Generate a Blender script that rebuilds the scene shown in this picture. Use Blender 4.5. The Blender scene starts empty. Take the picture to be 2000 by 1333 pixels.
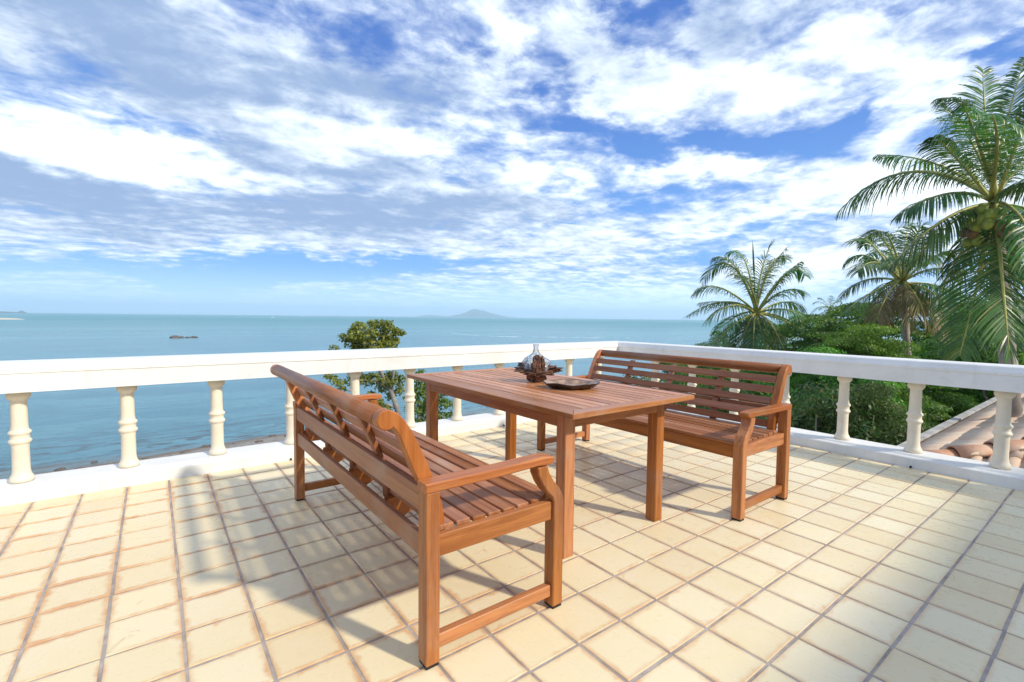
import bpy, bmesh, math, random
import numpy as np
from mathutils import Vector, Matrix, noise
R = math.radians
rnd = random.Random(7)
D = bpy.data
scn = bpy.context.scene
COL = scn.collection

# ------------------------------------------------------------------ camera
F_PX, CX, CY = 927.22, 1000.0, 666.5
CAM = Vector((-1.5696, -1.5362, 1.2924))
CR = Vector((0.79806153, -0.60247711, 0.01091475))
CU = Vector((0.02172398, 0.04686858, 0.99866481))
CF = Vector((0.60218425, 0.79675885, -0.05049221))
cd = D.cameras.new('camera'); cam = D.objects.new('camera', cd); COL.objects.link(cam)
cd.sensor_width = 36; cd.lens = F_PX / 2000 * 36; cd.clip_start = 0.05; cd.clip_end = 40000
cam.matrix_world = Matrix(((CR.x, CU.x, -CF.x, CAM.x), (CR.y, CU.y, -CF.y, CAM.y), (CR.z, CU.z, -CF.z, CAM.z), (0, 0, 0, 1)))
scn.camera = cam

def ray(x, y):
    "direction from the viewpoint, horizontal length 1"
    d = CR * ((x - CX) / F_PX) - CU * ((y - CY) / F_PX) + CF
    return d / math.hypot(d.x, d.y)
def at(x, y, dist):
    return CAM + ray(x, y) * dist

# ------------------------------------------------------------------ render look
scn.view_settings.view_transform = 'Standard'; scn.view_settings.look = 'None'
scn.view_settings.exposure = 1.0; scn.view_settings.gamma = 1
scn.view_settings.use_curve_mapping = False
scn.cycles.max_bounces = 8; scn.cycles.volume_bounces = 1; scn.cycles.transparent_max_bounces = 12

SUN_DIR = Vector((0.40, -0.915, 0.76)).normalized()      # towards the sun
SUN_EL = math.asin(SUN_DIR.z); SUN_AZ = math.atan2(SUN_DIR.x, SUN_DIR.y)
sl = D.lights.new('sun', 'SUN'); sl.energy = 2.0; sl.angle = R(3.0); sl.color = (1, 0.91, 0.74)
sun = D.objects.new('sun', sl); COL.objects.link(sun)
sun.rotation_euler = (-SUN_DIR).to_track_quat('-Z', 'Y').to_euler()

# ------------------------------------------------------------------ node helper
class N:
    def __init__(s, tree): s.t = tree; s.n = tree.nodes; s.l = tree.links
    def new(s, kind, ins=None, **kw):
        n = s.n.new(kind)
        for k, v in kw.items(): setattr(n, k, v)
        for k, v in (ins or {}).items(): s.put(n.inputs[k], v)
        return n
    def put(s, sock, v):
        if isinstance(v, bpy.types.Node): v = v.outputs[0]
        if isinstance(v, bpy.types.NodeSocket): s.l.new(v, sock)
        else: sock.default_value = v
    def math(s, op, a, b=0.0, c=0.0, clamp=False):
        n = s.n.new('ShaderNodeMath'); n.operation = op; n.use_clamp = clamp
        s.put(n.inputs[0], a); s.put(n.inputs[1], b); s.put(n.inputs[2], c)
        return n.outputs[0]
    def mix(s, f, a, b, blend='MIX'):
        n = s.n.new('ShaderNodeMix'); n.data_type = 'RGBA'; n.blend_type = blend
        s.put(n.inputs[0], f); s.put(n.inputs[6], a); s.put(n.inputs[7], b)
        return n.outputs[2]
    def ramp(s, f, a, b, c=0.0, d=1.0, smooth=True):
        n = s.n.new('ShaderNodeMapRange'); n.interpolation_type = 'SMOOTHSTEP' if smooth else 'LINEAR'
        s.put(n.inputs[0], f); s.put(n.inputs[1], a); s.put(n.inputs[2], b); s.put(n.inputs[3], c); s.put(n.inputs[4], d)
        return n.outputs[0]
    def noise(s, vec, scale, detail=4, rough=0.5, dist=0.0):
        n = s.n.new('ShaderNodeTexNoise')
        s.put(n.inputs['Vector'], vec); n.inputs['Scale'].default_value = scale
        n.inputs['Detail'].default_value = detail; n.inputs['Roughness'].default_value = rough
        n.inputs['Distortion'].default_value = dist
        return n.outputs[0]
    def vmul(s, vec, xyz):
        n = s.n.new('ShaderNodeVectorMath'); n.operation = 'MULTIPLY'
        s.put(n.inputs[0], vec); n.inputs[1].default_value = xyz
        return n.outputs[0]
    def vadd(s, a, b):
        n = s.n.new('ShaderNodeVectorMath'); n.operation = 'ADD'
        s.put(n.inputs[0], a); s.put(n.inputs[1], b)
        return n.outputs[0]
def c4(c): return (c[0], c[1], c[2], 1)

# ------------------------------------------------------------------ world: sky with clouds
W = D.worlds.new('World'); scn.world = W; W.use_nodes = True
w = N(W.node_tree); w.n.clear()
wo = w.new('ShaderNodeOutputWorld'); bg = w.new('ShaderNodeBackground'); w.l.new(bg.outputs[0], wo.inputs[0])
SKY_STRENGTH = 0.10
bg.inputs[1].default_value = SKY_STRENGTH
sky = w.new('ShaderNodeTexSky', sky_type='NISHITA'); sky.sun_disc = False
sky.sun_elevation = SUN_EL; sky.sun_rotation = SUN_AZ; sky.air_density = 1.0; sky.dust_density = 0.4; sky.ozone_density = 3.0
tc = w.new('ShaderNodeTexCoord'); dvec = tc.outputs['Generated']
nv = w.new('ShaderNodeVectorMath', {0: dvec}, operation='NORMALIZE').outputs[0]
sp = w.new('ShaderNodeSeparateXYZ', {0: nv})
dx, dy, dz = sp.outputs[0], sp.outputs[1], sp.outputs[2]
FH = Vector((CF.x, CF.y, 0)).normalized(); RH = Vector((FH.y, -FH.x, 0))
fa = w.math('ADD', w.math('MULTIPLY', dx, FH.x), w.math('MULTIPLY', dy, FH.y))
ra = w.math('ADD', w.math('MULTIPLY', dx, RH.x), w.math('MULTIPLY', dy, RH.y))
az = w.math('ARCTAN2', ra, fa); el = w.math('ARCSINE', dz)
AE0 = w.new('ShaderNodeCombineXYZ', {0: az, 1: el}).outputs[0]
# a layer of cloud overhead: coordinates on a plane
den = w.math('ADD', w.math('MAXIMUM', dz, 0.0), 0.10)
px = w.math('DIVIDE', dx, den); py = w.math('DIVIDE', dy, den)
P = w.new('ShaderNodeCombineXYZ', {0: px, 1: py}).outputs[0]
# warp for wispy edges
wn = w.new('ShaderNodeTexNoise', {'Vector': P}); wn.inputs['Scale'].default_value = 1.2; wn.inputs['Detail'].default_value = 3
wofs = w.vmul(w.vadd(wn.outputs['Color'], (-0.5, -0.5, -0.5)), (0.55, 0.55, 0))
PW = w.vadd(P, wofs)
aw1 = w.new('ShaderNodeTexNoise', {'Vector': w.vmul(AE0, (1.0, 2.2, 1))}); aw1.inputs['Scale'].default_value = 5.0; aw1.inputs['Detail'].default_value = 6; aw1.inputs['Roughness'].default_value = 0.6
AE = w.vadd(AE0, w.vmul(w.vadd(aw1.outputs['Color'], (-0.5, -0.5, -0.5)), (0.42, 0.17, 0)))
rot = w.new('ShaderNodeMapping', {0: PW}); rot.inputs['Rotation'].default_value = (0, 0, R(38)); rot.inputs['Scale'].default_value = (1.0, 1.5, 1)
n_big = w.noise(rot, 0.75, 8, 0.56)
n_mid = w.noise(w.vadd(rot.outputs[0], (7.3, 2.1, 0)), 2.6, 9, 0.60, 0.25)
n_fine = w.noise(w.vadd(P, (1.7, 9.4, 0)), 7.0, 7, 0.62, 0.3)
# the large cloud banks, by direction (x, y of their middle in a 2000 wide view, half widths, tilt, cover, light)
BANKS = [
 (1180, 262, 190, 38, 4, -1.5, 0), (1500, 268, 230, 36, -10, -1.7, 0), (1690, 205, 120, 22, -20, -1.0, 0),
 (1095, 175, 42, 75, 8, -1.1, 0), (1235, 30, 75, 60, 0, -1.1, 0), (1310, 95, 48, 50, 0, -0.8, 0),
 (760, 85, 110, 50, 10, -0.5, -0.2), (1760, 8, 150, 26, -14, -1.1, 0), (1985, 75, 60, 40, -20, -1.0, 0),
 (140, 125, 150, 55, 20, -0.5, -0.1), (280, 522, 420, 26, 1, -1.7, -0.3), (720, 530, 260, 18, -2, -1.3, -0.2),
 (1290, 375, 120, 30, 0, -1.1, 0), (580, 60, 120, 40, 10, -0.4, -0.1),
 (700, 255, 230, 40, 4, 1.3, 1.4), (300, 312, 300, 32, 4, 1.2, 1.2), (70, 240, 170, 70, 0, 0.8, 0.8), (120, 300, 250, 36, 0, 0.8, 0.6),
 (1260, 178, 110, 50, -4, 1.0, 0.9), (1530, 140, 260, 62, -17, 1.0, 0.6), (1800, 170, 240, 70, -16, 0.9, 1.1),
 (1250, 600, 500, 50, 0, 0.6, 1.0), (1560, 400, 300, 60, -12, 1.0, 0.9), (1600, 520, 260, 40, -4, 1.0, 1.2), (960, 70, 55, 110, 10, 0.9, 0.9),
 (1850, 330, 260, 130, 0, 0.9, 1.0), (1150, 90, 70, 60, 0, 0.9, -0.1), (1400, 60, 130, 60, -10, 0.9, 0.0), (1180, 140, 120, 40, 0, 0.8, -0.3),
 (350, 110, 250, 60, 16, 1.4, -1.0), (340, 180, 260, 62, 16, 1.4, -1.5), (180, 25, 300, 55, 5, 1.0, -0.9), (800, 165, 190, 65, 8, 0.8, -1.1), (600, 150, 160, 70, 8, 0.9, -1.0),
 (700, 320, 250, 32, 6, 1.1, -1.0), (440, 300, 90, 20, 4, 0.8, -0.8), (420, 410, 560, 60, 2, 1.1, -1.25), (800, 405, 290, 40, 2, 1.1, -1.3), (960, 385, 150, 30, 6, 1.0, -0.6),
 (100, 370, 250, 42, 4, 1.0, -1.1), (1050, 345, 90, 36, 10, 0.8, 1.0), (870, 345, 90, 22, 8, 0.8, 0.6),
 (1350, 320, 120, 34, 4, 1.1, 1.0), (560, 475, 620, 28, 0, 0.9, -0.2), (1130, 470, 240, 60, 0, 0.6, 0.3), (640, 262, 60, 12, 6, 0.8, -0.9), (1500, 455, 160, 24, -10, -0.9, -0.3), (1330, 500, 140, 20, -4, -0.8, -0.2), (1600, 560, 200, 16, 0, -0.5, -0.2), (1450, 30, 120, 40, -10, 0.4, -0.9), (1560, 60, 140, 30, -20, -0.4, -0.5), (1930, 250, 120, 30, -10, -0.5, -0.3),
]
FP = Vector((CF.x, CF.y, CF.z))
cov_b, lig_b = None, None
def azel(x, y):
    d = ray(x, y).normalized()
    return math.atan2(d.dot(RH), d.dot(FH)), math.asin(d.z)
for bx, by, hw, hh, tilt, cv, lg in BANKS:
    a0, e0 = azel(bx, by)
    a1, e1 = azel(bx + hw, by + 0.01); a2, e2 = azel(bx, by - hh)
    ta = R(tilt)
    a3, e3 = azel(bx + hw * math.cos(ta), by + hw * math.sin(ta))
    sa = math.hypot(a3 - a0, e3 - e0); se = math.hypot(a2 - a0, e2 - e0)
    m = w.new('ShaderNodeMapping', {0: AE}, vector_type='TEXTURE')
    m.inputs['Location'].default_value = (a0, e0, 0); m.inputs['Rotation'].default_value = (0, 0, math.atan2(e3 - e0, a3 - a0))
    m.inputs['Scale'].default_value = (sa * 1.35, se * 1.35, 1)
    ln = w.new('ShaderNodeVectorMath', {0: m}, operation='LENGTH').outputs['Value']
    g = w.ramp(ln, 0.0, 1.15, 1.0, 0.0)
    if cv:
        cov_b = w.math('MULTIPLY_ADD', g, cv, cov_b if cov_b is not None else 0.0)
    if lg:
        lig_b = w.math('MULTIPLY_ADD', g, lg, lig_b if lig_b is not None else 0.0)
nb = w.math('SUBTRACT', n_big, 0.5); nm = w.math('SUBTRACT', n_mid, 0.5); nf = w.math('SUBTRACT', n_fine, 0.5)
cov = w.math('MULTIPLY', cov_b, 0.46)
cov = w.math('MULTIPLY_ADD', nb, 1.5, cov); cov = w.math('MULTIPLY_ADD', nm, 1.5, cov); cov = w.math('MULTIPLY_ADD', nf, 1.25, cov)
cov = w.math('ADD', cov, 0.25)
mask = w.ramp(cov, -0.30, 0.70)
lig = w.math('MULTIPLY', lig_b, 0.40)
lig = w.math('MULTIPLY_ADD', nm, 1.6, lig); lig = w.math('MULTIPLY_ADD', nb, -0.5, lig); lig = w.math('MULTIPLY_ADD', nf, 1.35, lig)
lig = w.math('ADD', lig, 0.31)
lig = w.ramp(lig, -0.42, 1.10, 0.0, 1.0)
shade_c = (1.80, 2.50, 3.85, 1); white_c = (6.9, 7.5, 7.8, 1)
cloud = w.mix(lig, shade_c, white_c)
mask = w.math('MULTIPLY', mask, 0.97)
# clear air: deep blue above, paler towards the horizon
skyc = w.mix(0.75, sky, (0.24, 0.92, 3.4, 1))
air = w.ramp(el, 0.0, 0.50, 1.0, 0.0)
skyc = w.mix(w.math('MULTIPLY', air, 0.62), skyc, (1.2, 3.1, 6.5, 1))
full = w.mix(mask, skyc, cloud)
hz = w.ramp(el, 0.0, 0.11, 0.90, 0.0)
full = w.mix(hz, full, (3.7, 5.5, 7.6, 1))
w.l.new(full, bg.inputs[0])

# ------------------------------------------------------------------ materials
MATS = {}
def newmat(name):
    m = D.materials.new(name); m.use_nodes = True
    t = N(m.node_tree); b = t.n['Principled BSDF']
    MATS[name] = m
    return m, t, b

def wood(name, cols, rough=0.42, wear=0.35, gray=(0.36, 0.25, 0.21)):
    m, t, b = newmat(name)
    oc = t.new('ShaderNodeTexCoord').outputs['Object']
    oi = t.new('ShaderNodeObjectInfo')
    off = t.new('ShaderNodeVectorMath', {0: oi.outputs['Random'], 1: (37.0, 91.0, 53.0)}, operation='MULTIPLY').outputs[0]
    v = t.vadd(oc, off)
    g1 = t.noise(t.vmul(v, (1.6, 26, 26)), 1.0, 5, 0.6, 0.8)
    g2 = t.noise(t.vmul(v, (9, 190, 190)), 1.0, 3, 0.6)
    bl = t.noise(v, 3.2, 4, 0.6)
    c = t.mix(t.ramp(g1, 0.32, 0.68), c4(cols[0]), c4(cols[1]))
    c = t.mix(t.ramp(g2, 0.5, 0.75, 0, 0.45), c, c4(cols[2]))
    c = t.mix(t.ramp(bl, 0.50, 0.75, 0, wear), c, c4(gray))
    hv = t.new('ShaderNodeHueSaturation', {'Color': c, 'Value': t.math('MULTIPLY_ADD', oi.outputs['Random'], 0.55, 0.70),
               'Saturation': t.math('MULTIPLY_ADD', oi.outputs['Random'], -0.16, 1.05)})
    t.l.new(hv.outputs[0], b.inputs['Base Color'])
    t.put(b.inputs['Roughness'], t.math('MULTIPLY_ADD', g1, 0.25, rough - 0.1))
    bp = t.new('ShaderNodeBump', {'Height': t.math('ADD', g1, t.math('MULTIPLY', g2, 0.6))}); bp.inputs['Strength'].default_value = 0.28; bp.inputs['Distance'].default_value = 0.003
    t.l.new(bp.outputs[0], b.inputs['Normal'])
    b.inputs['Specular IOR Level'].default_value = 0.42
    return m
M_TEAK = wood('teak', ((0.32, 0.098, 0.018), (0.50, 0.180, 0.038), (0.12, 0.038, 0.014)))
M_TEAK_END = wood('teak_end_grain', ((0.43, 0.125, 0.026), (0.60, 0.21, 0.055), (0.20, 0.050, 0.016)), 0.4, 0.3, (0.40, 0.27, 0.13))
M_TEAK_WORN = wood('teak_weathered', ((0.29, 0.095, 0.030), (0.44, 0.175, 0.062), (0.10, 0.036, 0.020)), 0.42, 0.50, (0.40, 0.28, 0.21))
M_TEAK_TOP = wood('teak_top', ((0.42, 0.145, 0.040), (0.56, 0.230, 0.072), (0.18, 0.062, 0.028)), 0.34, 0.45, (0.52, 0.34, 0.25))
M_TEAK_SLAT = wood('teak_back_slat', ((0.27, 0.085, 0.030), (0.40, 0.150, 0.060), (0.13, 0.040, 0.020)), 0.42, 0.30, (0.33, 0.20, 0.14))

def plain(name, col, rough=0.6, scale=6, var=0.12, bump=0.15, bscale=40, spec=0.4, dirt=None, metallic=0):
    m, t, b = newmat(name)
    oc = t.new('ShaderNodeTexCoord').outputs['Object']
    n1 = t.noise(oc, scale, 6, 0.6); n2 = t.noise(oc, bscale, 5, 0.6)
    lo = tuple(x * (1 - var) for x in col); hi = tuple(min(1, x * (1 + var)) for x in col)
    c = t.mix(t.ramp(n1, 0.3, 0.7), c4(lo), c4(hi))
    if dirt:
        c = t.mix(t.ramp(t.noise(oc, scale * 0.7, 8, 0.7, 0.4), 0.54, 0.78, 0, dirt[1]), c, c4(dirt[0]))
    t.put(b.inputs['Base Color'], c); b.inputs['Roughness'].default_value = rough
    b.inputs['Specular IOR Level'].default_value = spec; b.inputs['Metallic'].default_value = metallic
    bp = t.new('ShaderNodeBump', {'Height': n2}); bp.inputs['Strength'].default_value = bump; bp.inputs['Distance'].default_value = 0.004
    t.l.new(bp.outputs[0], b.inputs['Normal'])
    return m
M_WHITE = plain('white_paint', (0.80, 0.80, 0.78), 0.5, 3, 0.05, 0.35, 22, 0.4, ((0.55, 0.52, 0.46), 0.30))
M_CREAM = plain('cream_baluster_paint', (0.80, 0.72, 0.58), 0.5, 7, 0.06, 0.3, 40, 0.4, ((0.60, 0.50, 0.36), 0.35))
M_GROUT = plain('grey_grout', (0.40, 0.35, 0.315), 0.85, 9, 0.25, 0.5, 90, 0.2, ((0.34, 0.20, 0.10), 0.7))
M_DARK = plain('dark_rubber', (0.02, 0.018, 0.016), 0.7)
M_WALL = plain('house_wall', (0.74, 0.72, 0.66), 0.8, 2, 0.08)
M_ROCK = plain('rock', (0.13, 0.105, 0.09), 0.85, 1.5, 0.4, 0.8, 6)
M_TRUNK = plain('palm_trunk', (0.34, 0.29, 0.25), 0.85, 5, 0.3, 0.8, 25, 0.2, ((0.14, 0.10, 0.08), 0.7))
M_BARK = plain('tree_bark', (0.30, 0.27, 0.24), 0.9, 4, 0.35, 0.9, 20, 0.2)
M_NUT = plain('coconut_green', (0.33, 0.38, 0.075), 0.45, 4, 0.25, 0.1)
M_NUT2 = plain('coconut_brown', (0.22, 0.13, 0.06), 0.55, 5, 0.3, 0.2)
M_RACHIS = plain('frond_stem', (0.42, 0.40, 0.11), 0.5, 3, 0.25, 0.1)
M_DRIFT = plain('driftwood', (0.13, 0.060, 0.034), 0.5, 30, 0.6, 0.9, 120, 0.4, ((0.52, 0.31, 0.17), 0.95))
M_BOWL = plain('dark_lacquer_wood', (0.030, 0.018, 0.016), 0.28, 12, 0.3, 0.2, 60, 0.6)
M_BOWLIN = plain('bowl_inside', (0.30, 0.20, 0.14), 0.35, 22, 0.5, 0.2, 60, 0.5, ((0.75, 0.60, 0.45), 0.9))
M_SANDBAR = plain('far_sand', (0.55, 0.48, 0.38), 0.9, 0.02)
M_FASCIA = plain('grey_fascia', (0.40, 0.39, 0.37), 0.8, 4, 0.25, 0.6, 30, 0.2, ((0.22, 0.20, 0.18), 0.7))
M_BOAT = plain('boat_white', (0.8, 0.8, 0.8), 0.5)

m = M_WHITE; t = N(m.node_tree); b = t.n['Principled BSDF']
wp = t.new('ShaderNodeNewGeometry').outputs['Position']
old = b.inputs['Base Color'].links[0].from_socket
dr = t.ramp(t.noise(t.vmul(wp, (9, 9, 0.9)), 1.0, 6, 0.65, 0.2), 0.50, 0.72, 0, 0.16)
ck = t.ramp(t.math('ABSOLUTE', t.math('SUBTRACT', t.noise(wp, 2.1, 7, 0.6, 0.6), 0.5)), 0.0, 0.004, 0.22, 0.0)
t.put(b.inputs['Base Color'], t.mix(ck, t.mix(dr, old, (0.50, 0.46, 0.38, 1)), (0.40, 0.37, 0.32, 1)))

# floor tiles: cream glazed terracotta, rust stained edges
m, t, b = newmat('floor_tile'); M_TILE = m
tcn = t.new('ShaderNodeTexCoord'); oc = tcn.outputs['Object']; oi = t.new('ShaderNodeObjectInfo')
geo = t.new('ShaderNodeNewGeometry'); wp = geo.outputs['Position']
s3 = t.new('ShaderNodeSeparateXYZ', {0: oc})
ex = t.math('ABSOLUTE', s3.outputs[0]); ey = t.math('ABSOLUTE', s3.outputs[1])
emax = t.math('MAXIMUM', ex, ey)
wn1 = t.noise(wp, 14, 6, 0.65, 0.5); wn2 = t.noise(wp, 1.3, 4, 0.55); wn3 = t.noise(wp, 60, 5, 0.6); wn4 = t.noise(wp, 4.5, 5, 0.6, 0.6)
base = t.mix(oi.outputs['Random'], (0.89, 0.80, 0.53, 1), (0.81, 0.69, 0.43, 1))
base = t.mix(t.ramp(wn4, 0.35, 0.72, 0, 0.55), base, (0.87, 0.78, 0.58, 1))
base = t.mix(t.ramp(wn1, 0.55, 0.85, 0, 0.25), base, (0.55, 0.44, 0.29, 1))
r2 = t.math('FRACT', t.math('MULTIPLY', oi.outputs['Random'], 17.3))
base = t.mix(t.ramp(r2, 0.55, 1.0, 0, 0.24), base, (0.70, 0.52, 0.31, 1)); base = t.mix(t.ramp(r2, 0.45, 0.0, 0, 0.25), base, (0.92, 0.87, 0.68, 1))
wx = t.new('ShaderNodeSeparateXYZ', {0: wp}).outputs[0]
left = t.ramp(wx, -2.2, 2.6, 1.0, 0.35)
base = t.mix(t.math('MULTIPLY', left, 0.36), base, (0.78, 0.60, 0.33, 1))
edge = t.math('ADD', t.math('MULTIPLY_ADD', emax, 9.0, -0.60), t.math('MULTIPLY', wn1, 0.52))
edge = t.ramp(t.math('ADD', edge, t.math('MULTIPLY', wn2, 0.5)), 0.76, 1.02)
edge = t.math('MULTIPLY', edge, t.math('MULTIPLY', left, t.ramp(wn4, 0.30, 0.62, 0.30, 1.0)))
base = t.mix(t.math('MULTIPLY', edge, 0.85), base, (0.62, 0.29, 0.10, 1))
base = t.mix(t.ramp(t.noise(wp, 5.2, 6, 0.7, 1.0), 0.64, 0.72, 0, 0.55), base, (0.62, 0.36, 0.16, 1))
base = t.mix(t.ramp(t.noise(wp, 36, 2, 0.5), 0.80, 0.84, 0, 0.8), base, (0.12, 0.08, 0.05, 1))
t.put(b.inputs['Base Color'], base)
t.put(b.inputs['Roughness'], t.ramp(wn1, 0.3, 0.7, 0.22, 0.46)); b.inputs['Specular IOR Level'].default_value = 0.35
bp = t.new('ShaderNodeBump', {'Height': t.math('ADD', t.math('MULTIPLY', wn4, 0.5), t.math('MULTIPLY', wn3, 0.25))}); bp.inputs['Strength'].default_value = 0.22; bp.inputs['Distance'].default_value = 0.004
t.l.new(bp.outputs[0], b.inputs['Normal'])

# roof tiles
m, t, b = newmat('roof_tile'); M_ROOF = m
wp = t.new('ShaderNodeNewGeometry').outputs['Position']; oi = t.new('ShaderNodeObjectInfo')
c = t.mix(t.ramp(t.noise(wp, 2.0, 7, 0.65, 0.5), 0.35, 0.65), (0.62, 0.44, 0.31, 1), (0.72, 0.59, 0.45, 1))
c = t.mix(t.math('MULTIPLY', oi.outputs['Random'], 0.30), c, (0.56, 0.33, 0.20, 1))
c = t.mix(t.ramp(t.noise(wp, 7, 6, 0.7), 0.55, 0.75, 0, 0.5), c, (0.34, 0.26, 0.20, 1))
t.put(b.inputs['Base Color'], c); b.inputs['Roughness'].default_value = 0.75
m, t, b = newmat('ridge_tile'); M_RIDGE = m
wp = t.new('ShaderNodeNewGeometry').outputs['Position']
c = t.mix(t.ramp(t.noise(wp, 3.0, 7, 0.65, 0.5), 0.35, 0.65), (0.50, 0.24, 0.13, 1), (0.62, 0.42, 0.29, 1))
t.put(b.inputs['Base Color'], c); b.inputs['Roughness'].default_value = 0.65

# leaves
def leafmat(name, a, bcol, c3=None, trans=0.35, rough=0.45, nscale=0.8, w_=0.55):
    m = D.materials.new(name); m.use_nodes = True; MATS[name] = m
    t = N(m.node_tree); t.n.clear()
    o = t.new('ShaderNodeOutputMaterial')
    geo = t.new('ShaderNodeNewGeometry'); oi = t.new('ShaderNodeObjectInfo')
    rpi = geo.outputs['Random Per Island']
    n = t.noise(geo.outputs['Position'], nscale, 4, 0.6)
    f = t.math('ADD', t.math('MULTIPLY', rpi, 0.35), t.math('MULTIPLY', t.ramp(n, 0.36, 0.62), 0.65))
    col = t.mix(f, c4(a), c4(bcol))
    if c3: col = t.mix(t.ramp(rpi, 0.86, 0.97, 0, 0.9), col, c4(c3))
    col = t.new('ShaderNodeHueSaturation', {'Color': col, 'Value': t.math('MULTIPLY_ADD', oi.outputs['Random'], 0.45, 0.78),
                'Hue': t.math('MULTIPLY_ADD', oi.outputs['Random'], 0.045, 0.470)}).outputs[0]
    p = t.new('ShaderNodeBsdfPrincipled', {'Base Color': col, 'Roughness': rough}); p.inputs['Specular IOR Level'].default_value = 0.4
    tr = t.new('ShaderNodeBsdfTranslucent', {'Color': t.mix(1.0, col, (1.25, 1.35, 0.55, 1), 'MULTIPLY')})
    mx = t.new('ShaderNodeMixShader', {0: trans, 1: p, 2: tr}); t.l.new(mx.outputs[0], o.inputs[0])
    return m
M_PALM = leafmat('palm_leaf', (0.028, 0.100, 0.034), (0.115, 0.260, 0.065), (0.26, 0.28, 0.09), 0.30, 0.35, 1.2)
M_PALM_DRY = leafmat('dry_palm_leaf', (0.16, 0.12, 0.05), (0.34, 0.26, 0.12), None, 0.3, 0.6, 1.2)
M_LEAF_A = leafmat('dense_leaf', (0.030, 0.105, 0.020), (0.170, 0.370, 0.055), (0.27, 0.42, 0.07), 0.38, 0.45, 1.1)
M_LEAF_B = leafmat('bright_leaf', (0.075, 0.165, 0.030), (0.19, 0.34, 0.055), (0.28, 0.33, 0.07), 0.42, 0.45, 1.3)
M_LEAF_C = leafmat('olive_leaf', (0.13, 0.21, 0.032), (0.34, 0.42, 0.07), (0.25, 0.26, 0.07), 0.35, 0.42, 1.5)
M_LEAF_D = leafmat('ground_cover_leaf', (0.035, 0.090, 0.022), (0.120, 0.230, 0.045), (0.20, 0.18, 0.06), 0.3, 0.5, 0.3)

# glass
m, t, b = newmat('clear_glass'); M_GLASS = m
b.inputs['Base Color'].default_value = (0.86, 0.92, 0.97, 1); b.inputs['Roughness'].default_value = 0.06
b.inputs['Transmission Weight'].default_value = 0.86; b.inputs['IOR'].default_value = 1.45

# sea
m, t, b = newmat('sea_water'); M_SEA = m
wp = t.new('ShaderNodeNewGeometry').outputs['Position']
far = t.new('ShaderNodeVectorMath', {0: wp}, operation='LENGTH').outputs['Value']
bandv = t.new('ShaderNodeMapping', {0: wp}); bandv.inputs['Rotation'].default_value = (0, 0, R(36)); bandv.inputs['Scale'].default_value = (0.0012, 0.009, 1)
bands = t.noise(bandv, 1.0, 6, 0.6, 0.4)
near_n = t.noise(t.vmul(wp, (0.5, 1.3, 1)), 0.09, 8, 0.72, 0.8)
c_near = t.mix(t.ramp(near_n, 0.38, 0.62), (0.085, 0.225, 0.280, 1), (0.125, 0.300, 0.345, 1))
c_mid = t.mix(t.ramp(bands, 0.35, 0.65), (0.095, 0.260, 0.310, 1), (0.135, 0.340, 0.370, 1))
c_far = t.mix(t.ramp(bands, 0.35, 0.65), (0.085, 0.260, 0.305, 1), (0.140, 0.350, 0.370, 1))
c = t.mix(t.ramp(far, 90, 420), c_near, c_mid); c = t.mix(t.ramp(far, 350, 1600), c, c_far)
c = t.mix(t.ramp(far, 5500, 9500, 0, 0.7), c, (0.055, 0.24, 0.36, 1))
# shallows with weed and rock close to the shore
sy = t.new('ShaderNodeSeparateXYZ', {0: wp}).outputs[1]
shal = t.ramp(sy, 54, 76, 1.0, 0.0)
weed = t.noise(t.vmul(wp, (0.25, 0.8, 1)), 1.0, 7, 0.7, 0.6)
c = t.mix(t.math('MULTIPLY', shal, t.ramp(weed, 0.48, 0.60, 0.0, 0.9)), c, (0.055, 0.060, 0.050, 1))
c = t.mix(t.math('MULTIPLY', t.ramp(sy, 53, 57, 1.0, 0.0), 0.55), c, (0.22, 0.21, 0.17, 1))
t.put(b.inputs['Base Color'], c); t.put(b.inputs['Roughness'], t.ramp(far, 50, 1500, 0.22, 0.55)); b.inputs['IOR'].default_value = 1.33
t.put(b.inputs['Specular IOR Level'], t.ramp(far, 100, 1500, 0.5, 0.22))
wv = t.noise(t.vmul(wp, (0.5, 1.0, 1)), 0.9, 8, 0.68, 0.3)
bp = t.new('ShaderNodeBump', {'Height': wv}); bp.inputs['Strength'].default_value = 0.8; bp.inputs['Distance'].default_value = 0.35
t.l.new(bp.outputs[0], b.inputs['Normal'])

# ground: earth, sand at the shore
m, t, b = newmat('ground'); M_GROUND = m
wp = t.new('ShaderNodeNewGeometry').outputs['Position']
z = t.new('ShaderNodeSeparateXYZ', {0: wp}).outputs[2]
n1 = t.noise(wp, 0.5, 8, 0.65); n2 = t.noise(wp, 3.0, 6, 0.7)
c = t.mix(t.ramp(n1, 0.35, 0.65), (0.05, 0.07, 0.025, 1), (0.12, 0.10, 0.06, 1))
sand = t.mix(t.ramp(n2, 0.35, 0.7), (0.36, 0.32, 0.27, 1), (0.20, 0.18, 0.155, 1))
sand = t.mix(t.ramp(t.noise(t.vmul(wp, (0.6, 1.6, 1)), 1.6, 4, 0.6), 0.58, 0.66, 0, 0.85), sand, (0.07, 0.05, 0.035, 1))
sand = t.mix(t.ramp(z, -11.90, -11.70, 0.65, 0.0), sand, (0.15, 0.11, 0.07, 1))
c = t.mix(t.ramp(z, -10.6, -10.0), sand, c)
t.put(b.inputs['Base Color'], c); b.inputs['Roughness'].default_value = 0.9
bp = t.new('ShaderNodeBump', {'Height': n2}); bp.inputs['Strength'].default_value = 0.6; bp.inputs['Distance'].default_value = 0.1
t.l.new(bp.outputs[0], b.inputs['Normal'])
M_ISLE = plain('far_island', (0.055, 0.085, 0.06), 0.9, 0.01, 0.4)

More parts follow.
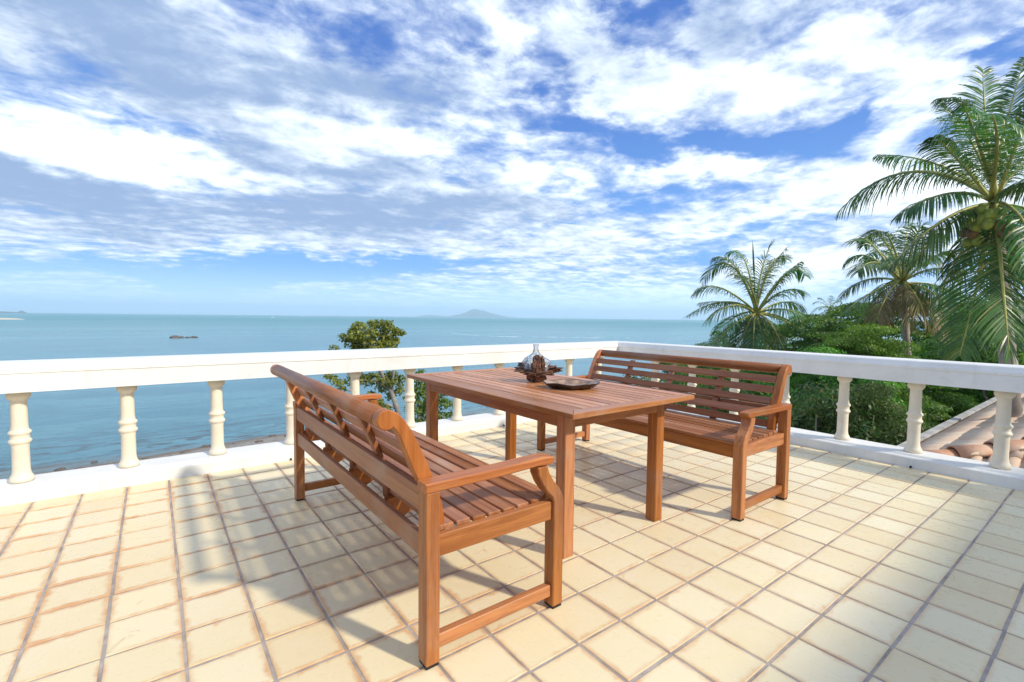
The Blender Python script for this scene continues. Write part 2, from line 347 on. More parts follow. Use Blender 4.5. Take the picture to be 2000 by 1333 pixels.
# ------------------------------------------------------------------ object helpers
def link(name, me, mat=None, parent=None, mw=None):
    o = D.objects.new(name, me); COL.objects.link(o)
    if mat is not None and me is not None and not me.materials: me.materials.append(mat)
    if parent: o.parent = parent
    if mw is not None: o.matrix_local = mw
    return o
def tag(o, label=None, cat=None, group=None, kind=None):
    if label: o['label'] = label
    if cat: o['category'] = cat
    if group: o['group'] = group
    if kind: o['kind'] = kind
    return o
def thing(name, label, cat, loc=(0, 0, 0), rz=0.0, group=None):
    o = D.objects.new(name, None); COL.objects.link(o); o.location = loc; o.rotation_euler = (0, 0, rz)
    o.empty_display_size = 0.2
    return tag(o, label, cat, group)
def copy_tree(o, parent=None):
    c = o.copy(); COL.objects.link(c)
    if parent: c.parent = parent
    for ch in list(o.children): copy_tree(ch, c)
    return c
def mesh_from(name, bm, smooth=False):
    me = D.meshes.new(name); bm.to_mesh(me); bm.free()
    if smooth: me.shade_smooth()
    return me
def npmesh(name, V, Fc, k):
    "V (n,3), Fc (m,k) fast"
    V = np.asarray(V, np.float32); Fc = np.asarray(Fc, np.int32)
    me = D.meshes.new(name)
    me.vertices.add(len(V)); me.vertices.foreach_set('co', V.ravel())
    me.loops.add(Fc.size); me.loops.foreach_set('vertex_index', Fc.ravel())
    me.polygons.add(len(Fc)); me.polygons.foreach_set('loop_start', np.arange(0, Fc.size, k, dtype=np.int32))
    me.polygons.foreach_set('loop_total', np.full(len(Fc), k, np.int32))
    me.update(calc_edges=True)
    return me
BOX = {}
def boxmesh(dims, bev=0.003):
    key = tuple(round(x, 4) for x in dims) + (bev,)
    if key not in BOX:
        bm = bmesh.new(); bmesh.ops.create_cube(bm, size=1.0)
        bmesh.ops.scale(bm, vec=dims, verts=bm.verts)
        if bev: bmesh.ops.bevel(bm, geom=list(bm.edges), offset=bev, segments=1, affect='EDGES')
        BOX[key] = mesh_from('board', bm)
    return BOX[key]
AX = {'X': Matrix.Identity(3), 'Y': Matrix.Rotation(R(90), 3, 'Z'), 'Z': Matrix.Rotation(R(-90), 3, 'Y')}
def board(name, parent, c, size, axis, mat, tilt=0.0, bev=0.003):
    "box with its grain along axis; tilt turns it about the parent's Y"
    sx, sy, sz = size
    if axis == 'X': d = (sx, sy, sz)
    elif axis == 'Y': d = (sy, sx, sz)
    else: d = (sz, sy, sx)
    me = boxmesh(d, bev)
    key = (me.name, mat.name)
    if me.materials and me.materials[0] != mat:
        if key not in BOX: m2 = me.copy(); m2.materials.clear(); BOX[key] = m2
        me = BOX[key]
    rot = Matrix.Rotation(tilt, 3, 'Y') @ AX[axis]
    return link(name, me, mat, parent, Matrix.Translation(c) @ rot.to_4x4())
def board2(name, parent, p0, p1, w_, h_, mat, bev=0.003, up=(0, 0, 1)):
    "box from p0 to p1, w_ across, h_ high"
    p0, p1 = Vector(p0), Vector(p1); x = (p1 - p0).normalized(); z = Vector(up); y = z.cross(x).normalized(); z = x.cross(y)
    me = boxmesh(((p1 - p0).length, w_, h_), bev)
    key = (me.name, mat.name)
    if me.materials and me.materials[0] != mat:
        if key not in BOX: m2 = me.copy(); m2.materials.clear(); BOX[key] = m2
        me = BOX[key]
    M = Matrix((x, y, z)).transposed().to_4x4(); M.translation = (p0 + p1) / 2
    return link(name, me, mat, parent, M)
def prism(name, parent, pts, v0, v1, mat, grain='Z', bev=0.004):
    "outline in the parent's XZ plane pushed along Y from v0 to v1"
    cx = sum(p[0] for p in pts) / len(pts); cz = sum(p[1] for p in pts) / len(pts)
    bm = bmesh.new(); ring = []
    for yy in (-(v1 - v0) / 2, (v1 - v0) / 2):
        r_ = []
        for (x, z) in pts:
            x -= cx; zz = z - cz
            r_.append(bm.verts.new((zz, yy, -x) if grain == 'Z' else (x, yy, zz)))
        ring.append(r_)
    n = len(pts)
    bm.faces.new(ring[0]); bm.faces.new(ring[1][::-1])
    for i in range(n): bm.faces.new((ring[0][i], ring[1][i], ring[1][(i + 1) % n], ring[0][(i + 1) % n]))
    bmesh.ops.recalc_face_normals(bm, faces=bm.faces)
    if bev:
        ed = [e for e in bm.edges if len(e.link_faces) == 2 and any(len(f.verts) > 4 for f in e.link_faces)]
        bmesh.ops.bevel(bm, geom=ed, offset=bev, segments=1, affect='EDGES')
    me = mesh_from(name, bm)
    rot = (AX['Z'] if grain == 'Z' else AX['X']).to_4x4()
    return link(name, me, mat, parent, Matrix.Translation((cx, (v0 + v1) / 2, cz)) @ rot)
def lathe(prof, seg=24, smooth_angle=True):
    V = []; Fc = []
    for (r_, z) in prof:
        for k in range(seg):
            a = 2 * math.pi * k / seg; V.append((r_ * math.cos(a), r_ * math.sin(a), z))
    for i in range(len(prof) - 1):
        for k in range(seg):
            k2 = (k + 1) % seg; Fc.append((i * seg + k, i * seg + k2, (i + 1) * seg + k2, (i + 1) * seg + k))
    return V, Fc
def tube(points, radii, seg=8, cap=True):
    "returns verts, quads along a polyline"
    V = []; Fc = []
    pts = [Vector(p) for p in points]
    prev = None
    for i, p in enumerate(pts):
        d = (pts[min(i + 1, len(pts) - 1)] - pts[max(i - 1, 0)]).normalized()
        if prev is None:
            a = d.cross(Vector((0.3, 0.9, 0.2))).normalized()
        else:
            a = (prev - d * prev.dot(d)).normalized()
        prev = a; b_ = d.cross(a)
        for k in range(seg):
            t_ = 2 * math.pi * k / seg
            V.append(tuple(p + (a * math.cos(t_) + b_ * math.sin(t_)) * radii[i]))
    for i in range(len(pts) - 1):
        for k in range(seg):
            k2 = (k + 1) % seg; Fc.append((i * seg + k, i * seg + k2, (i + 1) * seg + k2, (i + 1) * seg + k))
    return V, Fc

# ================================================================== SETTING
# ---- sea
SEA_Z = -12.0
V = [(0, 0, SEA_Z)]; Fc = []
rs = [30, 60, 120, 300, 800, 2500, 6000, 9700]; seg = 96
for r_ in rs:
    for k in range(seg): V.append((r_ * math.cos(2 * math.pi * k / seg), r_ * math.sin(2 * math.pi * k / seg), SEA_Z))
T3 = []
for k in range(seg): T3.append((0, 1 + k, 1 + (k + 1) % seg))
for i in range(len(rs) - 1):
    for k in range(seg):
        k2 = (k + 1) % seg; a, b_, c, d = 1 + i * seg + k, 1 + i * seg + k2, 1 + (i + 1) * seg + k2, 1 + (i + 1) * seg + k
        T3 += [(a, d, c), (a, c, b_)]
sea = link('sea', npmesh('sea', V, T3, 3), M_SEA); tag(sea, kind='structure')

# ---- ground
def sstep(a, b_, x):
    t_ = max(0.0, min(1.0, (x - a) / (b_ - a))); return t_ * t_ * (3 - 2 * t_)
def coast_y(x):
    if x < 22: return 54 + 1.6 * math.sin(x * 0.13)
    return 54 + 1.6 * math.sin(x * 0.13) - (x - 22) * 0.15 if x < 60 else 48.3 + (x - 60) * 0.42
def ground_z(x, y):
    cy = coast_y(x)
    s = (cy - y) - max(0.0, x - 95) * 0.6                      # distance inland
    z = -12.0 + 0.115 * min(s, 8) + (max(s - 8, 0)) * 0.165
    z = min(z, -6.8 + 0.25 * noise.noise(Vector((x * 0.06, y * 0.06, 3))))
    if s < 0: z = -12.0 + max(s, -30) * 0.12
    z += 0.12 * noise.noise(Vector((x * 0.3, y * 0.3, 1))) * sstep(0, 8, s)
    return z
xs = np.concatenate([np.linspace(-400, -60, 12), np.arange(-56, 90, 2.0), np.linspace(94, 420, 40)])
ys = np.concatenate([np.linspace(-400, -40, 10), np.arange(-36, 76, 2.0), np.linspace(80, 260, 40)])
V = [(x, y, ground_z(x, y)) for y in ys for x in xs]; nx = len(xs)
Fc = [(j * nx + i, j * nx + i + 1, (j + 1) * nx + i + 1, (j + 1) * nx + i) for j in range(len(ys) - 1) for i in range(nx - 1)]
g = link('ground', npmesh('ground', V, Fc, 4), M_GROUND); tag(g, kind='structure'); g.data.shade_smooth()

# ---- far island, islets
def isle(name, label, prof, dist, depth, mat=M_ISLE, cat='island'):
    "prof: list of (photo x, height above the sea line in photo px)"
    V = []; n = len(prof); rows = 7
    base = []
    for (px_, h) in prof:
        d = ray(px_, 613); base.append((Vector((CAM.x + d.x * dist, CAM.y + d.y * dist, 0)), h / F_PX * dist * 1.0))
    fwd = Vector((ray(prof[n // 2][0], 613).x, ray(prof[n // 2][0], 613).y, 0))
    for j in range(rows):
        s = j / (rows - 1) * 2 - 1
        for i, (p, h) in enumerate(base):
            q = p + fwd * s * depth * (1 if 0 < i < n - 1 else 0.2)
            hh = h * max(0, 1 - abs(s) ** 1.6) * (1 + 0.18 * noise.noise(Vector((q.x * 0.008, q.y * 0.008, 0))))
            V.append((q.x, q.y, SEA_Z - 0.5 + hh))
    Fc = [(j * n + i, j * n + i + 1, (j + 1) * n + i + 1, (j + 1) * n + i) for j in range(rows - 1) for i in range(n - 1)]
    o = link(name, npmesh(name, V, Fc, 4), mat)
    return tag(o, label, cat)
def dens(prof, k=6, rough=0.3):
    out = []
    for (a, ha), (b_, hb) in zip(prof[:-1], prof[1:]):
        for i in range(k):
            t_ = i / k; out.append((a + (b_ - a) * t_, ha + (hb - ha) * t_ + rough * noise.noise(Vector((a + (b_ - a) * t_, 0, 5))) * min(ha, 1.5)))
    return out + [prof[-1]]
isle('far_island', 'hazy blue hill shaped island on the horizon', dens([(868, 0), (885, 3), (900, 6), (912, 11), (920, 15.5), (930, 16), (945, 13), (960, 8.5), (978, 4), (995, 1.5), (1010, 0)]), 8900, 400)
isle('far_island', 'low faint islet left of the hill shaped island on the horizon', dens([(808, 0), (825, 2.5), (838, 4), (850, 3), (868, 2), (885, 0)]), 9000, 200)
isle('far_islet', 'dark thin headland on the horizon at the left edge', dens([(-60, 3), (-20, 3.0), (10, 2.4), (34, 2), (42, 4.5), (50, 2), (56, 0)]), 5200, 120)
isle('sandbar', 'pale low sandbar at the left edge of the sea', dens([(-60, 3.0), (-10, 3), (20, 2.6), (42, 1.6), (52, 0)], 6, 0.6), 1150, 14, M_SANDBAR, 'sandbar')
M_RACH = M_RACHIS

# ---- haze
bm = bmesh.new(); bmesh.ops.create_cube(bm, size=1.0); hz_me = mesh_from('haze', bm)
mh = D.materials.new('haze_air'); mh.use_nodes = True; th = N(mh.node_tree); th.n.clear()
ho = th.new('ShaderNodeOutputMaterial'); pv = th.new('ShaderNodeVolumePrincipled')
pv.inputs['Color'].default_value = (0.76, 0.90, 1.0, 1); pv.inputs['Density'].default_value = 0.00019; pv.inputs['Anisotropy'].default_value = 0.2
th.l.new(pv.outputs[0], ho.inputs['Volume'])
hz_o = link('haze', hz_me, mh, None, Matrix.Translation((0, 0, 68)) @ Matrix.Diagonal((19600, 19600, 166, 1)))
tag(hz_o, kind='stuff')

# ---- rocks in the sea (the reef) and on the beach
def rock_mesh(seed, sx, sy, sz, sub=3):
    bm = bmesh.new(); bmesh.ops.create_icosphere(bm, subdivisions=sub, radius=1)
    for v in bm.verts:
        p = v.co.copy(); k = 1 + 0.45 * noise.noise(p * 1.3 + Vector((seed * 7.1, 0, 0))) + 0.2 * noise.noise(p * 3.1 + Vector((0, seed, 0)))
        v.co = Vector((p.x * sx * k, p.y * sy * k, p.z * sz * k))
    return mesh_from('rock', bm)
rock_lab = {0: 'large dark rock at the left end of the reef out at sea', 1: 'low dark rock in the middle of the reef out at sea',
            2: 'reddish rock at the right end of the reef out at sea', 3: 'tiny rock just left of the reef rocks'}
for i, (px_, sx, sz) in enumerate([(343, 2.3, 1.3), (354, 1.7, 0.8), (378, 2.1, 0.9), (368, 1.2, 0.6)]):
    p = at(px_, 661, 13.3 / 0.0425); o = link('sea_rock', rock_mesh(i, sx, 2.2, sz), M_ROCK); o.location = (p.x, p.y, SEA_Z + 0.1)
    tag(o, rock_lab[i] if i != 3 else 'small rock between the two right rocks of the reef', 'rock', 'reef rocks out at sea')
for i in range(26):
    x = -22 + i * 1.5 + rnd.uniform(-.6, .6); y = coast_y(x) - rnd.uniform(-1.5, 5.5)
    s = rnd.uniform(0.10, 0.34)
    o = link('beach_stone', rock_mesh(i + 10, s * 1.5, s, s * 0.55, 2), M_ROCK); o.location = (x, y, max(ground_z(x, y), -12.0) + 0.02)
    tag(o, 'small dark stone lying on the grey beach at the water line', 'stone', 'dark stones along the beach')

# ---- boats: two white specks and a wake
def boat(px_, py_, lab):
    d = ray(px_, py_); dist = 13.3 / -d.z; p = CAM + d * dist
    t0 = thing('boat', lab, 'boat', (p.x, p.y, SEA_Z), R(-35), 'small white boats far out')
    k = dist / 1500 * 0.9
    pts = [(-5, 0, .2), (-5, 1.4, .2), (3, 1.4, .2), (6, 0, .2), (3, -1.4, .2), (-5, -1.4, .2)]
    bm = bmesh.new(); lo = [bm.verts.new((x * k * .85, y * k * .7, -0.1)) for x, y, z in pts]; hi = [bm.verts.new((x * k, y * k, 1.3 * k)) for x, y, z in pts]
    bm.faces.new(hi); bm.faces.new(lo[::-1])
    for i in range(6): bm.faces.new((lo[i], lo[(i + 1) % 6], hi[(i + 1) % 6], hi[i]))
    bmesh.ops.recalc_face_normals(bm, faces=bm.faces)
    link('hull', mesh_from('hull', bm), M_BOAT, t0)
    board('cabin', t0, (-1 * k, 0, 2.1 * k), (4 * k, 1.8 * k, 1.6 * k), 'X', M_BOAT, 0, 0.05)
boat(533, 621, 'left of two tiny white boats below the horizon, left of the olive tree')
boat(590, 618.5, 'right of two tiny white boats below the horizon, left of the olive tree')
# foam wake on the water
def wake(p_list, wdt, lab):
    V = []; Fc = []
    for i, (x, y, ww) in enumerate(p_list):
        d = ray(x, y); p = CAM + d * ((CAM.z - SEA_Z) / -d.z)
        f = Vector((d.x, d.y, 0)); V += [(p.x - f.x * ww, p.y - f.y * ww, SEA_Z + 0.03), (p.x, p.y, SEA_Z + 0.25), (p.x + f.x * ww, p.y + f.y * ww, SEA_Z + 0.03)]
    for i in range(len(p_list) - 1):
        for k in range(2):
            Fc.append((3 * i + k, 3 * i + k + 1, 3 * i + 4 + k, 3 * i + 3 + k))
    o = link('wake', npmesh('wake', V, Fc, 4), M_FOAM); return tag(o, kind='structure')
m, t, b = newmat('foam'); M_FOAM = m
wp = t.new('ShaderNodeNewGeometry').outputs['Position']
t.put(b.inputs['Base Color'], t.mix(t.ramp(t.noise(wp, 0.12, 5, 0.7), 0.35, 0.65), (0.16, 0.40, 0.46, 1), (0.55, 0.70, 0.76, 1))); b.inputs['Roughness'].default_value = 0.7
wake([(880, 651.5, 1), (900, 653.5, 4), (930, 656, 4), (960, 657.5, 2.6), (1000, 658.5, 2.2), (1060, 659, 2), (1140, 660.5, 1.5), (1230, 661, .8)], 1, '')

# ---- terrace: slab, grout, tiles
T = 0.25
XR, YL = 3.742, 2.965        # inner faces of the plinths
link('terrace_base', boxmesh((7.6, 9.0, 3.6), 0.0), M_WALL, None, Matrix.Translation((0.20, -1.25, -0.02 - 1.8)))
D.objects['terrace_base']['kind'] = 'structure'
floor = link('terrace_floor', boxmesh((7.75, 8.4, 0.02), 0.0), M_GROUT, None, Matrix.Translation((-0.115, -1.20, -0.0137))); tag(floor, kind='structure')
bm = bmesh.new(); hw = T / 2 - 0.0060
def tile_mesh(x0, x1, y0, y1):
    bm = bmesh.new(); V = []
    rings = [(0.0, -0.010), (0.0, -0.0022), (0.0035, 0.0)]
    rr = []
    for ins, z in rings:
        rr.append([bm.verts.new((x0 + ins, y0 + ins, z)), bm.verts.new((x1 - ins, y0 + ins, z)), bm.verts.new((x1 - ins, y1 - ins, z)), bm.verts.new((x0 + ins, y1 - ins, z))])
    for a, b_ in zip(rr[:-1], rr[1:]):
        for i in range(4): bm.faces.new((a[i], a[(i + 1) % 4], b_[(i + 1) % 4], b_[i]))
    bm.faces.new(rr[-1])
    return mesh_from('tile', bm)
tmesh = tile_mesh(-hw, hw, -hw, hw); tmesh.materials.append(M_TILE)
cut_y = tile_mesh(-hw, hw, -hw, YL - (3.0 - T / 2) - 0.003); cut_y.materials.append(M_TILE)
cut_x = tile_mesh(-hw, XR - (3.75 - T / 2) - 0.003, -hw, hw); cut_x.materials.append(M_TILE)
tiles = []
for i in range(-15, 15):
    for j in range(-21, 12):
        cx, cy = (i + 0.5) * T, (j + 0.5) * T
        rel = Vector((cx, cy, 0)) - CAM; dep = rel.dot(CF)
        vis = False; size = 0
        if dep > 0.3:
            sx = CX + F_PX * rel.dot(CR) / dep; syy = CY - F_PX * rel.dot(CU) / dep
            vis = -130 < sx < 2130 and syy < 1480; size = 1 / (dep * dep * rel.length)
        tiles.append((-(size if vis else -1.0), i, j))
tiles.sort()
bmr_V, bmr_F = [], []
base_v = np.array([v.co[:] for v in tmesh.vertices]); base_f = [tuple(p.vertices) for p in tmesh.polygons]
for rank, (_, i, j) in enumerate(tiles):
    cx, cy = (i + 0.5) * T, (j + 0.5) * T
    dz_ = rnd.uniform(-0.0008, 0.0008); rz = rnd.gauss(0, 0.005)
    me = cut_y if j == 11 else (cut_x if i == 14 else tmesh)
    if rank < 300:
        o = link('tile', me, None, floor); jx, jy = (rnd.gauss(0, .0008) if i != 14 else 0), (rnd.gauss(0, .0008) if j != 11 else 0)
        o.matrix_parent_inverse = floor.matrix_world.inverted() if False else Matrix.Translation((0.115, 1.20, 0.0137))
        o.location = (cx + jx, cy + jy, dz_); o.rotation_euler = (rnd.gauss(0, 0.0018), rnd.gauss(0, 0.0018), rz)
    else:
        mv = np.array([v.co[:] for v in me.vertices]); n0 = sum(len(a) for a in bmr_V)
        bmr_V.append(mv + np.array([cx + 0.115, cy + 1.20, dz_ + 0.0137])); bmr_F += [tuple(n0 + k for k in f) for f in base_f]
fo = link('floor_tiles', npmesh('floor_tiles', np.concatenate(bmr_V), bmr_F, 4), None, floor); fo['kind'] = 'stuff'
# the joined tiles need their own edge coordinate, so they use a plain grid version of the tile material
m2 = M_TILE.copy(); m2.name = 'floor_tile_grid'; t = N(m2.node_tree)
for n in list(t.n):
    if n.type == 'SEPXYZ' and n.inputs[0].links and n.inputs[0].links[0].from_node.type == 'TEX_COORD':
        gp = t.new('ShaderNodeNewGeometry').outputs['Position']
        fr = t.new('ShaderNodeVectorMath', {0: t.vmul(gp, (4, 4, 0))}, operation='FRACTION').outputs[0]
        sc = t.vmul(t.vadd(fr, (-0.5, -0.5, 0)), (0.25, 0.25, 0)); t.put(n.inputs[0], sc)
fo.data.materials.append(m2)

# ---- balustrades
prof = [(0.0, 0.0), (0.066, 0.0), (0.066, 0.022), (0.060, 0.034), (0.0535, 0.046), (0.049, 0.062), (0.0465, 0.09),
        (0.0460, 0.235), (0.0475, 0.255), (0.0475, 0.262), (0.0520, 0.266), (0.0590, 0.275), (0.0605, 0.283), (0.0580, 0.291), (0.0520, 0.297), (0.0500, 0.300),
        (0.0500, 0.325), (0.0525, 0.329), (0.0590, 0.336), (0.0605, 0.343), (0.0580, 0.351), (0.0500, 0.358), (0.0460, 0.366),
        (0.0440, 0.40), (0.0425, 0.560), (0.0425, 0.566), (0.0480, 0.572), (0.0590, 0.585), (0.0630, 0.596), (0.0630, 0.612), (0.058, 0.620), (0.058, 0.636), (0, 0.636)]
V, Fc = lathe(prof, 28); bal_me = npmesh('baluster', V, Fc, 4); bal_me.shade_smooth(); bal_me.materials.append(M_CREAM)
KZ, RZ0, RZ1 = 0.115, 0.750, 0.950
def extrude_profile(pts, L):
    "pts (y,z) outline, pushed along X from 0 to L"
    bm = bmesh.new(); a = [bm.verts.new((0, y, z)) for y, z in pts]; b_ = [bm.verts.new((L, y, z)) for y, z in pts]
    bm.faces.new(a); bm.faces.new(b_[::-1])
    for i in range(len(pts)): bm.faces.new((a[i], b_[i], b_[(i + 1) % len(pts)], a[(i + 1) % len(pts)]))
    bmesh.ops.recalc_face_normals(bm, faces=bm.faces)
    return bm
# profile: y grows outward from the inner face
kerb_p = [(0.0, -0.013), (0.0, 0.083), (0.010, 0.092), (0.034, 0.094), (0.042, 0.103), (0.052, 0.112), (0.27, 0.115), (0.28, 0.108), (0.28, -0.12), (0.02, -0.12), (0.02, -0.013)]
rail_p = [(0.0, 0.0), (0.0, 0.125), (-0.006, 0.131), (-0.006, 0.150), (-0.002, 0.158), (0.006, 0.172), (0.012, 0.192), (0.022, 0.200), (0.258, 0.200), (0.268, 0.192), (0.274, 0.172), (0.282, 0.158), (0.286, 0.150), (0.286, 0.131), (0.280, 0.125), (0.280, 0.0), (0.235, 0.0), (0.230, 0.012), (0.05, 0.012), (0.045, 0.0)]
def balustrade(lab, M, L, spots, drains, mit):
    t0 = D.objects.new('balustrade', None); COL.objects.link(t0); t0.matrix_world = M; tag(t0, lab, 'balustrade', 'balustrades round the terrace')
    def mitre(bm, y_extra):
        for v in bm.verts:
            if v.co.x > L - 0.001: v.co.x += mit * (v.co.y)
    bm = extrude_profile(kerb_p, L); 
    for v in bm.verts:
        if v.co.x > L - 0.001: v.co.x += v.co.y - 0.001
    link('plinth', mesh_from('plinth', bm), M_WHITE, t0)
    bm = extrude_profile(rail_p, L)
    for v in bm.verts:
        v.co.z += RZ0
        if v.co.x > L - 0.001: v.co.x += v.co.y - 0.001
    link('handrail', mesh_from('handrail', bm), M_WHITE, t0)
    for s in spots:
        o = link('baluster', bal_me, None, t0, Matrix.Translation((s, 0.150, KZ)))
    for s in drains:
        bm = bmesh.new(); bmesh.ops.create_cone(bm, cap_ends=True, segments=12, radius1=0.009, radius2=0.008, depth=0.03)
        link('drain_pipe', mesh_from('drain_pipe', bm), M_DARK, t0, Matrix.Translation((s, -0.004, 0.010)) @ Matrix.Rotation(R(90), 4, 'X'))
    return t0
# left run goes along +X, outward is +Y ; the right run goes along +Y (towards the corner), outward is +X
X0 = -3.6
balustrade('white balustrade along the seaward side of the terrace, left of the corner', Matrix.Translation((X0, YL, 0)), XR - X0,
           [-2.325 + 0.583 * k - X0 for k in range(-2, 11)], [-0.62 - X0, 1.72 - X0], 1)
Mr = Matrix(((0, 1, 0, XR), (1, 0, 0, -5.2), (0, 0, 1, 0), (0, 0, 0, 1)))
def right_run():
    o = balustrade('white balustrade in front of the palms, right of the corner', Matrix.Identity(4), YL + 5.2,
                   [0.766 - 0.5555 * k + 5.2 for k in range(-3, 11)], [-0.37 + 5.2], 1)
    # mirror the meshes so that no negative scale is used
    for ch in o.children:
        if ch.name.startswith('baluster'):
            s, y, z = ch.location; ch.location = (XR + y, s - 5.2, z); continue
        me = ch.data; ml = ch.matrix_basis.copy()
        for v in me.vertices:
            p = ml @ v.co; v.co = (XR + p.y, p.x - 5.2, p.z)
        ch.matrix_basis = Matrix.Identity(4); me.flip_normals()
    return o
right_run()

# ---- the house behind the viewpoint: wall and eave whose shade falls on the near floor
t0 = thing('house', 'white house wall with deep eave closing the terrace behind the viewer', 'house', (0, -4.55, 0))
link('wall', boxmesh((9.0, 0.25, 3.0), 0.01), M_WALL, t0, Matrix.Translation((0.4, -0.5, 1.5)))
link('roof', boxmesh((9.6, 1.6, 0.16), 0.01), M_WALL, t0, Matrix.Translation((0.6, 0.05, 2.70 + 0.0)))
D.objects['house'].location.y = -5.02

# ================================================================== FURNITURE
def make_bench(lab):
    b0 = thing('garden_bench', lab, 'bench', (0, 0, 0), 0, 'slatted wooden benches on the terrace')
    L = 2.02; DU = 0.675; lw = 0.066; ld = 0.056
    for v in (lw / 2, L - lw / 2):
        board('leg', b0, (ld / 2, v, 0.3275 + 0.006), (ld, lw, 0.655 - 0.012 + 0.0), 'Z', M_TEAK)      # rear
        f0 = DU - ld
        post = [(f0, 0.012), (DU, 0.012), (DU, 0.475), (DU - 0.006, 0.505), (DU - 0.028, 0.545), (DU - 0.060, 0.580), (DU - 0.085, 0.618), (DU - 0.098, 0.6545),
                (DU - 0.152, 0.6545), (DU - 0.145, 0.62), (DU - 0.125, 0.578), (DU - 0.095, 0.538), (DU - 0.066, 0.510), (f0, 0.485)]
        prism('leg', b0, post, v - lw / 2, v + lw / 2, M_TEAK)
        for uu in (ld / 2, DU - ld / 2):
            board('foot_pad', b0, (uu, v, 0.006), (ld * 0.9, lw * 0.9, 0.012), 'X', M_DARK, 0, 0.001)
        arm = [(-0.004, 0.656), (0.34, 0.656), (0.52, 0.662), (0.592, 0.656), (0.612, 0.664), (0.618, 0.678), (0.610, 0.690), (0.55, 0.697), (0.34, 0.692), (-0.004, 0.692)]
        prism('armrest', b0, arm, v - 0.036, v + 0.036, M_TEAK_END, 'X', 0.005)
        board('side_rail', b0, (DU / 2, v, 0.444), (DU - 2 * ld, 0.032, 0.082), 'X', M_TEAK)
        board('stretcher', b0, (DU / 2, v, 0.080), (DU - 2 * ld, 0.034, 0.052), 'X', M_TEAK)
    il = L - 2 * lw
    board('front_rail', b0, (DU - 0.030, L / 2, 0.436), (0.026, il, 0.085), 'Y', M_TEAK)
    board('rear_rail', b0, (0.022, L / 2, 0.440), (0.026, il, 0.085), 'Y', M_TEAK_WORN)
    board('upper_rear_rail', b0, (0.018, L / 2, 0.617), (0.026, il, 0.090), 'Y', M_TEAK_WORN)
    # seat slats
    n = 8; u0, u1 = 0.075, DU - 0.005; p = (u1 - u0) / n
    for i in range(n):
        u = u0 + (i + 0.5) * p
        ln = il + 0.03 if i < n - 1 else il
        board('seat_slat', b0, (u, L / 2, 0.488 + 0.004 * math.cos(i / n * 6)), (p - 0.013, ln, 0.020), 'Y', M_TEAK_WORN)
    # bearers below the seat with curved ends
    for v in (0.52, 1.01, 1.50):
        br = [(0.06, 0.470), (0.055, 0.40), (0.075, 0.352), (0.11, 0.345), (0.155, 0.375), (0.22, 0.405), (0.42, 0.415), (0.62, 0.425), (0.62, 0.4765), (0.3, 0.4765), (0.12, 0.4765)]
        prism('seat_bearer', b0, br, v - 0.020, v + 0.020, M_TEAK, 'X')
    # curved stiles
    sc = (-0.118, 0.925, 0.037)
    front = [(0.118, 0.455), (0.112, 0.52), (0.103, 0.577), (0.080, 0.65), (0.050, 0.722), (0.022, 0.785), (0.001, 0.830), (-0.024, 0.878), (-0.050, 0.918), (-0.078, 0.947)]
    scr = [(sc[0] + sc[2] * math.cos(a), sc[1] + sc[2] * math.sin(a)) for a in [R(x) for x in range(70, 330, 20)]]
    back = [(-0.080, 0.880), (-0.062, 0.842), (-0.045, 0.800), (-0.012, 0.716), (0.028, 0.64), (0.055, 0.57), (0.066, 0.455)]
    for v in (lw + 0.028, L - lw - 0.028):
        prism('back_stile', b0, front + scr + back, v - 0.025, v + 0.025, M_TEAK_END)
    front_at = lambda z: np.interp(z, [f[1] for f in front], [f[0] for f in front])
    mid = [(front_at(z) - 0.022, z) for z in (0.46, 0.52, 0.577, 0.65, 0.722, 0.785, 0.83, 0.885)] + [(front_at(z) - 0.050, z) for z in (0.885, 0.83, 0.785, 0.722, 0.65, 0.577, 0.52, 0.46)]
    for v in (0.55, 1.01, 1.47):
        prism('back_batten', b0, mid, v - 0.024, v + 0.024, M_TEAK_SLAT)
    sl0, sl1 = lw + 0.053, L - lw - 0.053
    for z in (0.852, 0.779, 0.700, 0.616, 0.540):
        dzv = 0.02; a = math.atan2(front_at(z + dzv) - front_at(z - dzv), 2 * dzv)
        board('back_slat', b0, (front_at(z) - 0.012, L / 2, z), (0.019, sl1 - sl0 - 0.001, 0.052), 'Y', M_TEAK_SLAT, a)
    # top roll
    bm = bmesh.new(); ring = []
    NS = 20
    for x in (-(sl1 - sl0) / 2 + 0.0005, (sl1 - sl0) / 2 - 0.0005):
        ring.append([bm.verts.new((x, (sc[2] - 0.001) * math.cos(2 * math.pi * k / NS) * 1.0, (sc[2] - 0.001) * math.sin(2 * math.pi * k / NS))) for k in range(NS)])
    for k in range(NS): bm.faces.new((ring[0][k], ring[1][k], ring[1][(k + 1) % NS], ring[0][(k + 1) % NS]))
    bm.faces.new(ring[0][::-1]); bm.faces.new(ring[1]); bmesh.ops.recalc_face_normals(bm, faces=bm.faces)
    me = mesh_from('top_roll', bm)
    for pl in me.polygons: pl.use_smooth = len(pl.vertices) == 4
    link('top_roll', me, M_TEAK_WORN, b0, Matrix.Translation((sc[0], L / 2, sc[1])) @ AX['Y'].to_4x4())
    return b0
bench = make_bench('wooden bench in the foreground seen from behind, its top roll worn grey')
bench.location = (-0.805, -0.028, 0)
b2 = copy_tree(bench); b2['label'] = 'wooden slatted bench seen from the front, beyond the table by the right railing'
b2.location = (2.068, 1.965, 0); b2.rotation_euler = (0, 0, math.pi)

